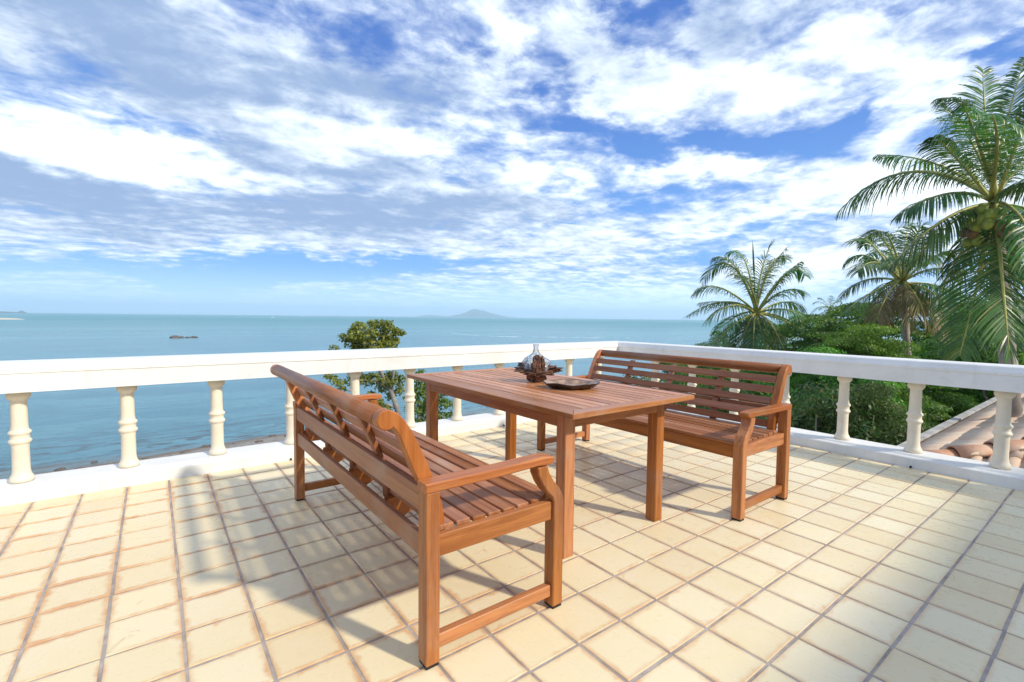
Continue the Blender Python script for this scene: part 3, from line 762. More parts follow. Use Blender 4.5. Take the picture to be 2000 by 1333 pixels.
# ---- table
tb = thing('garden_table', 'large slatted wooden table standing between the two benches', 'table', (0.585, 1.070, 0))
TW, TL, TZ = 1.052, 1.905, 0.82
fb = 0.082
x0, x1, y0, y1 = -TW / 2, TW / 2, -TL / 2, TL / 2
def mitred(name, pts, grain):
    bm = bmesh.new()
    cx = sum(p[0] for p in pts) / 4; cy = sum(p[1] for p in pts) / 4
    loc = [((x - cx, y - cy) if grain == 'X' else (y - cy, -(x - cx))) for x, y in pts]
    lo = [bm.verts.new((x, y, -0.014)) for x, y in loc]; hi = [bm.verts.new((x, y, 0.014)) for x, y in loc]
    bm.faces.new(lo[::-1]); bm.faces.new(hi)
    for i in range(4): bm.faces.new((lo[i], lo[(i + 1) % 4], hi[(i + 1) % 4], hi[i]))
    bmesh.ops.recalc_face_normals(bm, faces=bm.faces)
    bmesh.ops.bevel(bm, geom=list(bm.edges), offset=0.0025, segments=1, affect='EDGES')
    return link(name, mesh_from(name, bm), M_TEAK_TOP, tb, Matrix.Translation((cx, cy, TZ - 0.014)) @ AX[grain].to_4x4())
g_ = 0.0008
mitred('frame_board', [(x0 + g_, y0), (x1 - g_, y0), (x1 - fb - g_, y0 + fb), (x0 + fb + g_, y0 + fb)], 'X')
mitred('frame_board', [(x0 + g_, y1), (x0 + fb + g_, y1 - fb), (x1 - fb - g_, y1 - fb), (x1 - g_, y1)], 'X')
mitred('frame_board', [(x0, y0 + g_), (x0 + fb, y0 + fb + g_), (x0 + fb, y1 - fb - g_), (x0, y1 - g_)], 'Y')
mitred('frame_board', [(x1, y0 + g_), (x1, y1 - g_), (x1 - fb, y1 - fb - g_), (x1 - fb, y0 + fb + g_)], 'Y')
n = 12; span = TW - 2 * fb; p = span / n
for i in range(n):
    board('top_slat', tb, (x0 + fb + (i + 0.5) * p + 0.0, 0, TZ - 0.0135), (p - 0.012, TL - 2 * fb - 0.001, 0.021), 'Y', M_TEAK_TOP)
lg = 0.074; ox, oy = 0.432, 0.805
for sx in (-1, 1):
    for sy in (-1, 1):
        board('leg', tb, (sx * (ox - lg / 2), sy * (oy - lg / 2), (TZ - 0.028) / 2), (lg, lg, TZ - 0.029), 'Z', M_TEAK, 0, 0.004)
for sx in (-1, 1): board('apron', tb, (sx * (ox - 0.016), 0, TZ - 0.029 - 0.043), (0.026, 2 * (oy - lg) - 0.002, 0.084), 'Y', M_TEAK)
for sy in (-1, 1): board('apron', tb, (0, sy * (oy - 0.016), TZ - 0.029 - 0.043), (2 * (ox - lg) - 0.002, 0.026, 0.084), 'X', M_TEAK)
for yy in (-0.35, 0.35): board('cross_brace', tb, (0, yy, TZ - 0.029 - 0.022), (2 * (ox - 0.032), 0.05, 0.040), 'X', M_TEAK)

# ---- bowl
def at_z(x, y, z):
    d = ray(x, y); return CAM + d * ((z - CAM.z) / d.z)
bo = at_z(1115, 753, TZ + 0.015)
bl = thing('wooden_bowl', 'shallow dark wooden dish with wavy rim on the slatted table', 'bowl', (bo.x, bo.y, TZ + 0.0005), R(-37))
def bowl_surf(prof, seg=40, a=1.0, b_=0.72, wav=True):
    V, Fc = [], []
    for r_, z in prof:
        for k in range(seg):
            an = 2 * math.pi * k / seg; kk = 1 + (0.035 * math.sin(an * 7 + 1) + 0.03 * math.sin(an * 3)) * (r_ / 0.18 if wav else 0)
            V.append((r_ * a * kk * math.cos(an), r_ * b_ * kk * math.sin(an), z + (0.004 * math.sin(an * 5)) * (r_ / 0.18) ** 2))
    for i in range(len(prof) - 1):
        for k in range(seg):
            k2 = (k + 1) % seg; Fc.append((i * seg + k, i * seg + k2, (i + 1) * seg + k2, (i + 1) * seg + k))
    return V, Fc
V, Fc = bowl_surf([(0.001, 0.0), (0.135, 0.0), (0.158, 0.008), (0.184, 0.026), (0.192, 0.034), (0.191, 0.038), (0.180, 0.036)])
me = npmesh('bowl_shell', V, Fc, 4); me.shade_smooth(); link('bowl_shell', me, M_BOWL, bl)
V, Fc = bowl_surf([(0.180, 0.036), (0.165, 0.026), (0.140, 0.014), (0.10, 0.009), (0.001, 0.007)])
me = npmesh('bowl_inside', V, Fc, 4); me.shade_smooth(); link('bowl_inside', me, M_BOWLIN, bl)

# ---- driftwood with melted glass bottle
ce = at_z(1046, 745, TZ)
dw = thing('driftwood_stand', 'knotted dark driftwood root stump standing on the table beside the dish', 'sculpture', (ce.x, ce.y, TZ), R(-37))
def lump(name, c, s, seed, mat, amp=0.5, sub=4, freq=2.2, parent=dw, sharp=2.0):
    bm = bmesh.new(); bmesh.ops.create_icosphere(bm, subdivisions=sub, radius=1)
    for v in bm.verts:
        p = v.co.copy(); n_ = noise.noise(p * freq + Vector((seed, seed * 2, 0))); n2 = abs(noise.noise(p * freq * 2.3 + Vector((0, seed, 4)))); n3 = noise.noise(Vector((p.x * 9, p.y * 9, p.z * 2)) + Vector((seed, 0, 0)))
        k = 1 + amp * n_ + amp * 0.5 * n2 + 0.10 * n3
        v.co = Vector((c[0] + p.x * s[0] * k, c[1] + p.y * s[1] * k, max(0.001, c[2] + p.z * s[2] * k)))
    me = mesh_from(name, bm); 
    return link(name, me, mat, parent)
lump('stump', (0.005, 0, 0.030), (0.068, 0.055, 0.045), 3.1, M_DRIFT, 0.25)
lump('root', (-0.050, 0.0, 0.082), (0.085, 0.050, 0.022), 1.7, M_DRIFT, 0.8, 4, 2.6)
lump('root', (0.075, 0.01, 0.088), (0.092, 0.050, 0.024), 8.3, M_DRIFT, 0.9, 4, 2.6)
lump('root', (0.01, -0.055, 0.066), (0.090, 0.045, 0.018), 5.2, M_DRIFT, 0.7, 4, 2.4)
lump('upright_shard', (0.002, -0.075, 0.118), (0.030, 0.017, 0.072), 4.4, M_DRIFT, 0.55, 4, 2.0)
lump('upright_shard', (0.046, -0.060, 0.118), (0.016, 0.012, 0.064), 2.4, M_DRIFT, 0.5, 4, 2.0)
lump('root', (-0.088, 0.02, 0.118), (0.040, 0.022, 0.016), 6.4, M_DRIFT, 0.7, 3, 2.0)
# glass: a flask slumped over the wood
def glass_flask():
    prof_o = [(0.100, 0.060), (0.112, 0.085), (0.108, 0.115), (0.092, 0.145), (0.068, 0.172), (0.044, 0.192), (0.028, 0.208), (0.020, 0.226), (0.0185, 0.250), (0.0225, 0.266), (0.0235, 0.272)]
    V, Fc = lathe(prof_o, 36)
    out = []
    for (x, y, z) in V:
        r_ = math.hypot(x, y); k = 1 + (0.38 * noise.noise(Vector((x * 17, y * 17, z * 14))) + 0.08 * math.sin(math.atan2(y, x) * 5)) * max(0, min(1, (r_ - 0.02) / 0.05))
        out.append((x * k, y * k * 0.60, z + 0.02 * noise.noise(Vector((x * 12, y * 12, 2))) * max(0, min(1, (r_ - 0.03) / 0.05))))
    me = npmesh('glass_flask', out, Fc, 4); me.shade_smooth()
    return me
gf = link('glass_flask', glass_flask(), M_GLASS); gf.location = (ce.x, ce.y, TZ); gf.rotation_euler = (0, 0, R(-37))
sm = gf.modifiers.new('wall', 'SOLIDIFY'); sm.thickness = 0.010; sm.offset = -1
tag(gf, 'clear glass flask slumped over the driftwood stump, neck pointing up', 'flask')

# ================================================================== LOWER ROOF (right, below the terrace)
EZ, SL = -0.52, math.tan(R(15.5))
CXr, CYr = 5.75, 0.36           # the corner of the eaves
rf = thing('wing_roof', 'terracotta tiled hip roof of the lower wing, seen below the right railing', 'roof', (CXr, CYr, EZ))
link('wing_wall', boxmesh((9.4, 7.0, 3.2), 0.0), M_WALL, rf, Matrix.Translation((5.0, -3.9, -1.75)))
# roof deck: planes meeting at the hip
RD = 3.6
V = [(0, 0, -0.03), (10, 0, -0.03), (10, -RD, RD * SL - 0.03), (RD, -RD, RD * SL - 0.03), (0, -2 * RD, -0.03), (10, -2 * RD, -0.03)]
bm = bmesh.new(); vs = [bm.verts.new(v) for v in V]
bm.faces.new((vs[0], vs[1], vs[2], vs[3])); bm.faces.new((vs[0], vs[3], vs[4])); bm.faces.new((vs[3], vs[2], vs[5], vs[4]))
link('roof_deck', mesh_from('roof_deck', bm), M_ROOF, rf)
for (a, b_) in (((-0.06, 0.06, -0.05), (10, 0.06, -0.05)), ((-0.06, 0.06, -0.05), (-0.06, -2 * RD, -0.05))):
    board2('fascia', rf, a, b_, 0.05, 0.16, M_FASCIA)
board2('eave_capping', rf, (-0.05, 0.035, 0.055), (10, 0.035, 0.055), 0.11, 0.035, M_FASCIA)
def barrel(r0, r1, L, seg=10, arc=math.pi, th=0.012):
    "half round tile along +X, convex up"
    V = []
    for x, r_ in ((0, r0), (L, r1)):
        for rr in (r_, r_ - th):
            for k in range(seg + 1):
                a = arc * k / seg + (math.pi - arc) / 2; V.append((x, rr * math.cos(a), rr * math.sin(a)))
    n = seg + 1; Fc = []
    for k in range(seg):
        Fc.append((k, k + 1, 2 * n + k + 1, 2 * n + k)); Fc.append((n + k + 1, n + k, 3 * n + k, 3 * n + k + 1))
        Fc.append((k + 1, k, n + k, n + k + 1)); Fc.append((2 * n + k, 2 * n + k + 1, 3 * n + k + 1, 3 * n + k))
    for a, b_, c, d in ((0, 2 * n, 3 * n, n), (n - 1, 2 * n - 1, 4 * n - 1, 3 * n - 1)): Fc.append((a, b_, c, d))
    me = npmesh('roof_tile', V, Fc, 4); me.shade_smooth(); return me
tile_b = barrel(0.076, 0.068, 0.44, 6, math.pi * 0.55, 0.008); tile_b.materials.append(M_ROOF)
ts = Matrix.Rotation(math.atan(SL), 4, 'X')       # not used directly
# main plane: columns run up the slope (towards -Y); shallow barrels
e1 = Vector((0, -1, SL)).normalized(); nrm = Vector((0, SL, 1)).normalized(); ex_ = Vector((1, 0, 0))
cnt = 0
restV, restF = [], []
tb_v = np.array([v.co[:] for v in tile_b.vertices]); tb_f = [tuple(p_.vertices) for p_ in tile_b.polygons]
for i in range(80):
    x = 0.12 + i * 0.122
    maxu = min(x, RD) - 0.02
    for j in range(9):
        yy = j * 0.38
        if yy > maxu - 0.10 or x > 9.8: break
        base = Vector((x, -yy, yy * SL))
        X = e1; Z = (nrm + e1 * -0.03).normalized(); Y = Z.cross(X).normalized(); Z = X.cross(Y)
        Mx = Matrix((X, Y, Z)).transposed().to_4x4(); Mx.translation = base + nrm * (-0.045 + rnd.uniform(-.005, .005)) + X * rnd.uniform(-.012, .012)
        if cnt < 270 and j < 7: link('roof_tile', tile_b, None, rf, Mx); cnt += 1
        else:
            M3 = np.array(Mx.to_3x3()); n0 = len(restV) * len(tb_v)
            restV.append(tb_v @ M3.T + np.array(Mx.translation)); restF += [tuple(n0 + k for k in f) for f in tb_f]
me = npmesh('roof_tiles', np.concatenate(restV), restF, 4); me.shade_smooth()
o = link('roof_tiles', me, M_ROOF, rf); o['kind'] = 'stuff'
# end plane (towards -X)
e2 = Vector((1, 0, SL)).normalized(); n2_ = Vector((-SL, 0, 1)).normalized()
for i in range(7):
    y = -0.30 - i * 0.155
    for j in range(3):
        xx = j * 0.38
        if xx > -y - 0.12: break
        X = e2; Z = n2_; Y = Z.cross(X).normalized()
        Mx = Matrix((X, Y, Z)).transposed().to_4x4(); Mx.translation = Vector((xx, y, xx * SL)) + n2_ * (-0.045)
        link('roof_tile', tile_b, None, rf, Mx)
cap = barrel(0.135, 0.108, 0.50, 12, math.pi * 0.95, 0.016); cap.materials.append(M_RIDGE)
eh = Vector((1, -1, SL)).normalized()
for k in range(11):
    pz = eh * (k * 0.42 - 0.02) + Vector((0, 0, 0.012 - 0.03))
    X = (eh + Vector((0, 0, -0.045))).normalized(); Y = Vector((0, 0, 1)).cross(X).normalized(); Z = X.cross(Y)
    Mx = Matrix((X, Y, Z)).transposed().to_4x4(); Mx.translation = pz
    link('hip_tile', cap, None, rf, Mx)

# ================================================================== VEGETATION
nrg = np.random.default_rng(11)
def leaf_cloud(clumps, density, size, up=0.35, aspect=0.5, droop=0.0, shell=0.55):
    "clumps: (center, radii). returns V,F of diamond leaves"
    allV = []
    for (c, r_) in clumps:
        c = np.array(c, float); r_ = np.array(r_, float)
        area = (r_[0] * r_[1] + r_[0] * r_[2] + r_[1] * r_[2]) / 3 * 4 * math.pi
        n = max(12, int(area * density))
        d = nrg.normal(size=(n, 3)); d /= np.linalg.norm(d, axis=1)[:, None]
        d[:, 2] = np.where((d[:, 2] < -0.3) & (nrg.random(n) < 0.6), -d[:, 2], d[:, 2])
        rad = shell + (1 - shell) * nrg.random(n) ** 0.6; rad += nrg.normal(size=n) * 0.06
        p = c + d * rad[:, None] * r_
        nn = d + nrg.normal(size=(n, 3)) * 0.55 + np.array([0, 0, up]); nn /= np.linalg.norm(nn, axis=1)[:, None]
        tt = np.cross(nn, nrg.normal(size=(n, 3))); tt /= np.linalg.norm(tt, axis=1)[:, None]
        tt[:, 2] -= droop; bb = np.cross(nn, tt)
        s = size * nrg.uniform(0.6, 1.35, n)[:, None]
        q = np.stack([p - tt * s * 0.5, p + bb * s * aspect * 0.5, p + tt * s * 0.5, p - bb * s * aspect * 0.5], 1)
        allV.append(q.reshape(-1, 3))
    V = np.concatenate(allV); Fc = np.arange(len(V)).reshape(-1, 4)
    return V, Fc
def branchy(p0, p1, r0, r1, seg=6, n=5, wob=0.08, sd=0):
    p0, p1 = Vector(p0), Vector(p1); L = (p1 - p0).length; pts = []
    for i in range(n + 1):
        t_ = i / n; q = p0.lerp(p1, t_); w_ = wob * L * math.sin(t_ * math.pi)
        q += Vector((noise.noise(Vector((sd, i * 0.7, 0))), noise.noise(Vector((sd, i * 0.7, 9))), 0)) * w_ * 2
        pts.append(q)
    return tube(pts, [r0 + (r1 - r0) * i / n for i in range(n + 1)], seg)
def join(parts):
    V, Fc = [], []
    for v, f in parts:
        n0 = len(V); V += [tuple(a) for a in v]; Fc += [tuple(n0 + k for k in q) for q in f]
    return V, Fc

# ---- broadleaf tree kinds (unit: metres, base at z=0)
def crown_mesh(seed, R0, H0, H1, nclump, leaf, dens_, mat, flat=0.42, csize=0.26, aspect=0.5, up=0.5):
    rg = random.Random(seed); cl = []; br = []
    for k in range(nclump):
        a = k * 2.399 + rg.uniform(-.3, .3); f = math.sqrt((k + 0.5) / nclump)
        hgt = H0 + (H1 - H0) * (1 - f * f) * rg.uniform(0.66, 1.06) + rg.uniform(-0.14, 0.14) * (H1 - H0)
        if rg.random() < 0.35: hgt = H0 + (hgt - H0) * rg.uniform(0.15, 0.7)
        c = (R0 * f * 0.86 * math.cos(a), R0 * f * 0.86 * math.sin(a), hgt)
        r_ = R0 * csize * rg.uniform(0.7, 1.3)
        cl.append((c, (r_ * rg.uniform(.85, 1.25), r_ * rg.uniform(.85, 1.25), r_ * flat)))
    V, Fc = leaf_cloud(cl, dens_, leaf, up, aspect)
    me = npmesh('crown', V, Fc, 4); me.materials.append(mat)
    parts = [branchy((0, 0, 0), (0.1, 0.1, H0 * 0.8), R0 * .05, R0 * 0.038, 8, 6, 0.05, seed)]
    for i, (c, r_) in enumerate(cl):
        if i % 2 == 0: parts.append(branchy((0.1, 0.1, H0 * (0.45 + 0.3 * rg.random())), (c[0], c[1], c[2] - r_[2] * 0.2), R0 * 0.022, R0 * 0.005, 5, 4, 0.10, seed + i))
    V, Fc = join(parts); tm = npmesh('trunk', V, Fc, 4); tm.shade_smooth(); tm.materials.append(M_BARK)
    return me, tm
KINDS = {
 'tier': crown_mesh(1, 3.4, 1.4, 5.2, 80, 0.10, 210, M_LEAF_A, 0.24, 0.24),
 'round': crown_mesh(2, 2.8, 1.2, 5.0, 80, 0.105, 155, M_LEAF_A, 0.45, 0.26),
 'bright': crown_mesh(3, 2.7, 2.2, 4.0, 60, 0.10, 160, M_LEAF_B, 0.34, 0.27),
 'scrub': crown_mesh(4, 2.3, 0.5, 2.9, 55, 0.09, 170, M_LEAF_D, 0.55, 0.26),
}
def tree(kind, name, x, y, ztop, lab, s=None, rz=None, cat='tree', group='broadleaf trees behind the right railing', gz=None):
    me, tm = KINDS[kind]; gz = ground_z(x, y) if gz is None else gz
    H = {'tier': 5.7, 'round': 5.6, 'bright': 4.4, 'scrub': 3.2}[kind]
    sz = (ztop - gz) / H * 1.07; s = s or sz
    t0 = thing(name, lab, cat, (x, y, gz), rz if rz is not None else rnd.uniform(0, 6.28), group)
    cz = min(sz, 1.2 * s)
    t0.scale = (s, s, cz)
    a_ = link('trunk', tm, None, t0); b_ = link('crown', me, None, t0)
    b_.location.z = (sz - cz) * H / cz; a_.scale.z = sz / cz
    return t0
def polar(px_, dist): d = ray(px_, 650); return CAM.x + d.x * dist, CAM.y + d.y * dist
TREES = [  # kind, name, photo x, distance, photo y of the top, spread, label
 ('scrub', 'shrub', 1400, 34, 664, 1.0, 'low yellowish shrub at the left end of the greenery, just above the railing'),
 ('round', 'leafy_tree', 1500, 33, 632, 1.1, 'dark leafy tree directly behind the crown of the leftmost palm'),
 ('tier', 'leafy_tree', 1590, 27, 642, 1.0, 'green tree low behind the drooping right fronds of the leftmost palm'),
 ('tier', 'leafy_tree', 1655, 25, 603, 1.1, 'tall dense green tree with tiered foliage left of the slender palm trunk'),
 ('bright', 'leafy_tree', 1680, 16, 666, 0.62, 'bright yellow green tree just above the railing, left of the slender palm trunk'),
 ('round', 'leafy_tree', 1730, 28, 600, 1.2, 'green tree with yellowish top directly behind the slender palm trunk'),
 ('tier', 'leafy_tree', 1840, 27, 596, 1.15, 'dense green tree filling the gap between the slender palm and the coconut palm'),
 ('round', 'leafy_tree', 1900, 27, 592, 1.2, 'tree standing behind the hanging fronds of the coconut palm'),
 ('tier', 'leafy_tree', 1990, 20, 640, 1.1, 'dark green tree behind the coconut palm trunk at the right edge'),
 ('round', 'leafy_tree', 2080, 24, 600, 1.2, 'tree at the far right edge behind the coconut palm'),
 ('tier', 'leafy_tree', 1330, 40, 690, 1.0, 'distant low tree hidden behind the right bench, left of the palms'),
 ('round', 'leafy_tree', 1450, 21, 700, 0.9, 'dark tree seen through the balusters right of the railing corner'),
 ('tier', 'leafy_tree', 1560, 17, 694, 1.0, 'leafy tree showing through the railing just right of the bench'),
 ('round', 'leafy_tree', 1640, 13, 708, 0.7, 'dark leafy tree seen between the first two balusters right of the bench'),
 ('tier', 'leafy_tree', 1725, 15, 722, 0.52, 'leafy tree seen between the second and third balusters right of the bench'),
 ('round', 'leafy_tree', 1850, 20.5, 690, 0.85, 'leafy tree seen below the railing, beyond the tiled roof edge'),
 ('tier', 'leafy_tree', 1805, 18.5, 722, 0.55, 'leafy tree directly behind the grey edge of the tiled roof'),
 ('scrub', 'shrub', 1600, 10.5, 800, 0.9, 'dark shrub low behind the balusters beside the right bench'),
 ('scrub', 'shrub', 1690, 10.6, 800, 0.5, 'dark shrub low between the balusters, right of the bench shrub'),
 ('scrub', 'shrub', 1735, 12.4, 800, 0.42, 'dark green shrub against the grey edge of the tiled roof'),
 ('scrub', 'shrub', 1500, 12, 800, 1.3, 'dark shrub low behind the slats of the right bench'),
 ('scrub', 'shrub', 1400, 13, 790, 1.3, 'shrub behind the middle of the right bench'),
 ('round', 'leafy_tree', 1360, 18, 735, 1.0, 'green tree seen through the slats of the right bench'),
 ('scrub', 'shrub', 1290, 15, 770, 1.2, 'light green shrub seen through the left slats of the right bench'),
]
for kind, name, px_, dist, ty, s, lab in TREES:
    x, y = polar(px_, dist); zt = CAM.z + ray(px_, ty).z * dist
    gz = ground_z(x, y)
    if kind == 'scrub' and zt - gz < 1.2: gz = zt - 2.0
    sc_ = {'tier': 1.0, 'round': 0.95, 'bright': 0.85, 'scrub': 1.0}[kind] * s
    tree(kind, name, x, y, zt, lab, sc_, cat='shrub' if name == 'shrub' else 'tree',
         group='shrubs below the right railing' if name == 'shrub' else 'broadleaf trees behind the right railing', gz=gz)

# undergrowth: one mass nobody could count
cl = []
for k in range(620):
    a = rnd.uniform(44, 92); dist = rnd.uniform(9.5, 75) ** 1.0
    x = CAM.x + math.sin(R(a)) * dist; y = CAM.y + math.cos(R(a)) * dist
    if 5.0 < x < 16.5 and y < 1.2: continue
    if y > coast_y(x) - 9: continue
    z = ground_z(x, y); r_ = rnd.uniform(0.7, 1.7) * (1 + dist / 60)
    cl.append(((x, y, z + rnd.uniform(0.0, 0.5)), (r_, r_, r_ * 0.5)))
for k in range(150):     # slope below the left railing, kept low
    x = rnd.uniform(-14, 16); y = rnd.uniform(6, 40)
    cl.append(((x, y, ground_z(x, y) + 0.1), (rnd.uniform(.6, 1.4), rnd.uniform(.6, 1.4), 0.5)))
V, Fc = leaf_cloud(cl, 22, 0.24, 0.6, 0.55)
o = link('undergrowth', npmesh('undergrowth', V, Fc, 4), M_LEAF_D); tag(o, kind='stuff')

# ---- the two trees seen through and above the left railing
def clump_tree(name, lab, dist, trunk_px, clumps, limbs, leaf, dens_, mat, r_tr, group=None, base_px=None):
    bx, by = polar(*base_px); gz = ground_z(bx, by)
    t0 = thing(name, lab, 'tree', (bx, by, gz), 0, group); off = Vector((bx, by, gz))
    cl = []
    for (x, y, rp, dd) in clumps:
        p = at(x, y, dist + dd) - off; r_ = rp / F_PX * dist * 1.10
        cl.append((tuple(p), (r_, r_, r_ * 0.75)))
    V, Fc = leaf_cloud(cl, dens_, leaf, 0.4, 0.55, 0.0, 0.35)
    link('crown', npmesh('crown', V, Fc, 4), mat, t0)
    parts = []
    prev = Vector((0, 0, 0)); pts = [prev] + [at(x, y, dist + dd) - off for x, y, dd in trunk_px]
    dense = []
    for i in range(len(pts) - 1):
        for k in range(4): dense.append(pts[i].lerp(pts[i + 1], k / 4) + Vector((noise.noise(Vector((i, k, 0))) * .05, noise.noise(Vector((k, i, 3))) * .05, 0)))
    dense.append(pts[-1])
    parts.append(tube(dense, [r_tr * (1 - 0.6 * i / len(dense)) for i in range(len(dense))], 8))
    for i, lm in enumerate(limbs):
        q = [at(x, y, dist + dd) - off for x, y, dd in lm]
        dn = []
        for a in range(len(q) - 1):
            for k in range(4): dn.append(q[a].lerp(q[a + 1], k / 4) + Vector((noise.noise(Vector((i, a, k))) * .06, noise.noise(Vector((k, i, a))) * .06, noise.noise(Vector((a, k, i))) * .04)))
        dn.append(q[-1]); parts.append(tube(dn, [r_tr * 0.42 * (1 - 0.75 * j / len(dn)) for j in range(len(dn))], 6))
    V, Fc = join(parts); tm = npmesh('trunk', V, Fc, 4); tm.shade_smooth(); link('trunk', tm, M_BARK, t0)
    return t0
clump_tree('small_tree', 'gnarled open tree with olive green clumps rising above the left railing', 11.5,
    [(792, 930, 0.0), (783, 860, 0.0), (776, 800, 0.0), (764, 765, 0.0), (745, 730, 0.1), (735, 700, 0.0)],
    [(690, 648, 13, 0.1), (701, 640, 14, 0.0), (695, 658, 17, -0.2), (728, 634, 12, 0.2), (741, 640, 19, 0.0), (757, 636, 13, -0.3), (762, 650, 18, 0.1), (776, 650, 12, 0.2), (784, 652, 9, 0),
     (720, 655, 20, -0.3), (738, 662, 22, 0.1), (755, 668, 20, 0.2), (712, 672, 20, 0.0), (690, 672, 17, 0.2), (672, 661, 12, 0.1), (700, 685, 18, 0.1), (728, 685, 20, 0.0), (757, 684, 18, -0.1), (770, 668, 12, 0), (652, 682, 10, 0.0),
     (655, 690, 8, 0.1), (650, 740, 10, 0.1), (662, 750, 12, 0.0), (640, 735, 7, 0.0), (700, 738, 16, 0.3), (730, 742, 18, 0.2), (755, 745, 18, 0.1), (772, 750, 15, 0.0), (748, 760, 13, 0.3), (690, 735, 12, .3),
     (740, 790, 13, 0.1), (752, 800, 14, 0.0), (738, 805, 10, 0.1), (668, 762, 9, 0.0), (715, 745, 15, 0.2), (765, 735, 14, 0.2), (780, 765, 12, 0.1), (785, 740, 10, 0.0), (762, 775, 10, 0.2), (725, 770, 9, 0.2), (680, 748, 9, 0.2), (795, 780, 9, 0.3)],
    [[(764, 765, 0), (735, 745, 0.1), (712, 742, 0.1), (690, 765, 0.1), (668, 760, 0), (650, 740, 0.1)], [(764, 765, 0), (770, 720, -0.1), (768, 680, 0), (776, 650, 0.1)],
     [(745, 730, 0.1), (715, 690, 0), (700, 650, 0)], [(740, 715, 0.1), (742, 670, 0), (745, 640, 0)], [(715, 690, 0), (680, 690, 0.1), (655, 682, 0)], [(776, 800, 0), (758, 790, 0), (745, 795, 0)],
     [(770, 720, 0), (750, 690, 0.1), (730, 660, 0)]],
    0.085, 330, M_LEAF_C, 0.085, 'trees beyond the left railing', (800, 12.0))
clump_tree('small_tree', 'bushy bright green tree behind the table end, seen below the left railing', 13.5,
    [(802, 930, 0), (812, 860, 0), (822, 800, 0), (835, 770, 0)],
    [(815, 740, 14, 0), (838, 752, 22, 0), (860, 765, 18, 0.2), (820, 775, 20, -0.2), (845, 785, 22, 0), (870, 790, 15, 0.2), (812, 800, 22, 0), (835, 810, 25, 0.2), (858, 790, 20, 0), (865, 745, 14, 0.2), (825, 760, 20, 0), (875, 828, 14, 0), (888, 795, 12, 0.2), (860, 815, 16, 0), (820, 830, 18, 0), (845, 840, 18, 0),
     (868, 835, 12, 0.1), (805, 735, 9, 0), (822, 728, 9, 0), (880, 812, 10, 0), (800, 840, 10, 0.2), (874, 765, 10, 0)],
    [[(822, 800, 0), (845, 785, 0), (865, 770, 0)], [(812, 860, 0), (840, 830, 0), (862, 815, 0)], [(822, 800, 0), (812, 760, 0), (815, 740, 0)]],
    0.10, 170, M_LEAF_B, 0.09, 'trees beyond the left railing', (806, 14.2))

# ---- palms
def frond_mesh(P0, P1, P2, width, nl=46, seed=0, droop=0.45, plane=None, fold=0.35, broken=0.0):
    "leaflets along a quadratic curve P0-P1-P2; returns leaf mesh data and rachis data"
    rg = np.random.default_rng(seed)
    P0, P1, P2 = (np.array(p, float) for p in (P0, P1, P2))
    def B(t_): return (1 - t_) ** 2 * P0 + 2 * t_ * (1 - t_) * P1 + t_ * t_ * P2
    def dB(t_): return 2 * (1 - t_) * (P1 - P0) + 2 * t_ * (P2 - P1)
    L = np.linalg.norm(P2 - P0) + 0.15 * np.linalg.norm(P1 - P0)
    V, Fc = [], []
    tw = rg.uniform(-0.5, 0.5)
    for i in range(nl):
        t_ = 0.17 + 0.83 * (i + 0.3) / nl
        p = B(t_); d = dB(t_); d /= np.linalg.norm(d)
        side = np.cross(d, np.array([0, 0, 1.0])); ns = np.linalg.norm(side)
        if ns < 0.15:
            side = np.array([1.0, 0, 0]) if plane is None else np.array(plane, float)
            ns = 1
        side /= ns
        if plane is not None:
            pl = np.array(plane, float); side = pl - d * np.dot(pl, d); side /= np.linalg.norm(side)
        nrm_ = np.cross(side, d)
        c_, s_ = math.cos(tw * t_), math.sin(tw * t_)
        side, nrm_ = side * c_ + nrm_ * s_, nrm_ * c_ - side * s_
        prof_ = math.sin(min(1, (t_ - 0.10) / 0.50) * math.pi / 2) * (1 - max(0, (t_ - 0.6) / 0.4) ** 1.6 * 0.72)
        ll = width * prof_
        for sd in (-1, 1):
            if rg.random() < broken: continue
            l_ = ll * rg.uniform(0.82, 1.12)
            fwd = 0.38 + 0.75 * t_ + rg.normal() * 0.07
            dir_ = side * sd + d * fwd + nrm_ * (0.30 * fold + rg.normal() * 0.07); dir_ /= np.linalg.norm(dir_)
            g = np.array([0, 0, -1.0])
            dr = droop * rg.uniform(0.7, 1.35)
            q1 = p + dir_ * l_ * 0.38 + g * l_ * dr * 0.10
            d2 = dir_ + g * dr * 0.9; d2 /= np.linalg.norm(d2)
            q2 = q1 + d2 * l_ * 0.34
            d3 = d2 + g * dr * 1.2; d3 /= np.linalg.norm(d3)
            q3 = q2 + d3 * l_ * 0.30
            wv = np.cross(dir_, nrm_ + rg.normal(size=3) * 0.25); wv /= np.linalg.norm(wv)
            w0 = (0.0135 if nl > 50 else 0.019) * rg.uniform(0.8, 1.2)
            n0 = len(V)
            V += [p - wv * w0 * 0.5, p + wv * w0 * 0.5, q1 - wv * w0, q1 + wv * w0, q2 - wv * w0 * 0.8, q2 + wv * w0 * 0.8, q3 - wv * w0 * 0.10, q3 + wv * w0 * 0.10]
            Fc += [(n0, n0 + 1, n0 + 3, n0 + 2), (n0 + 2, n0 + 3, n0 + 5, n0 + 4), (n0 + 4, n0 + 5, n0 + 7, n0 + 6)]
    ts_ = np.linspace(0, 1, 12)
    rv, rf_ = tube([B(x) for x in ts_], [width * 0.055 * (1 - 0.86 * x) for x in ts_], 5)
    return V, Fc, rv, rf_
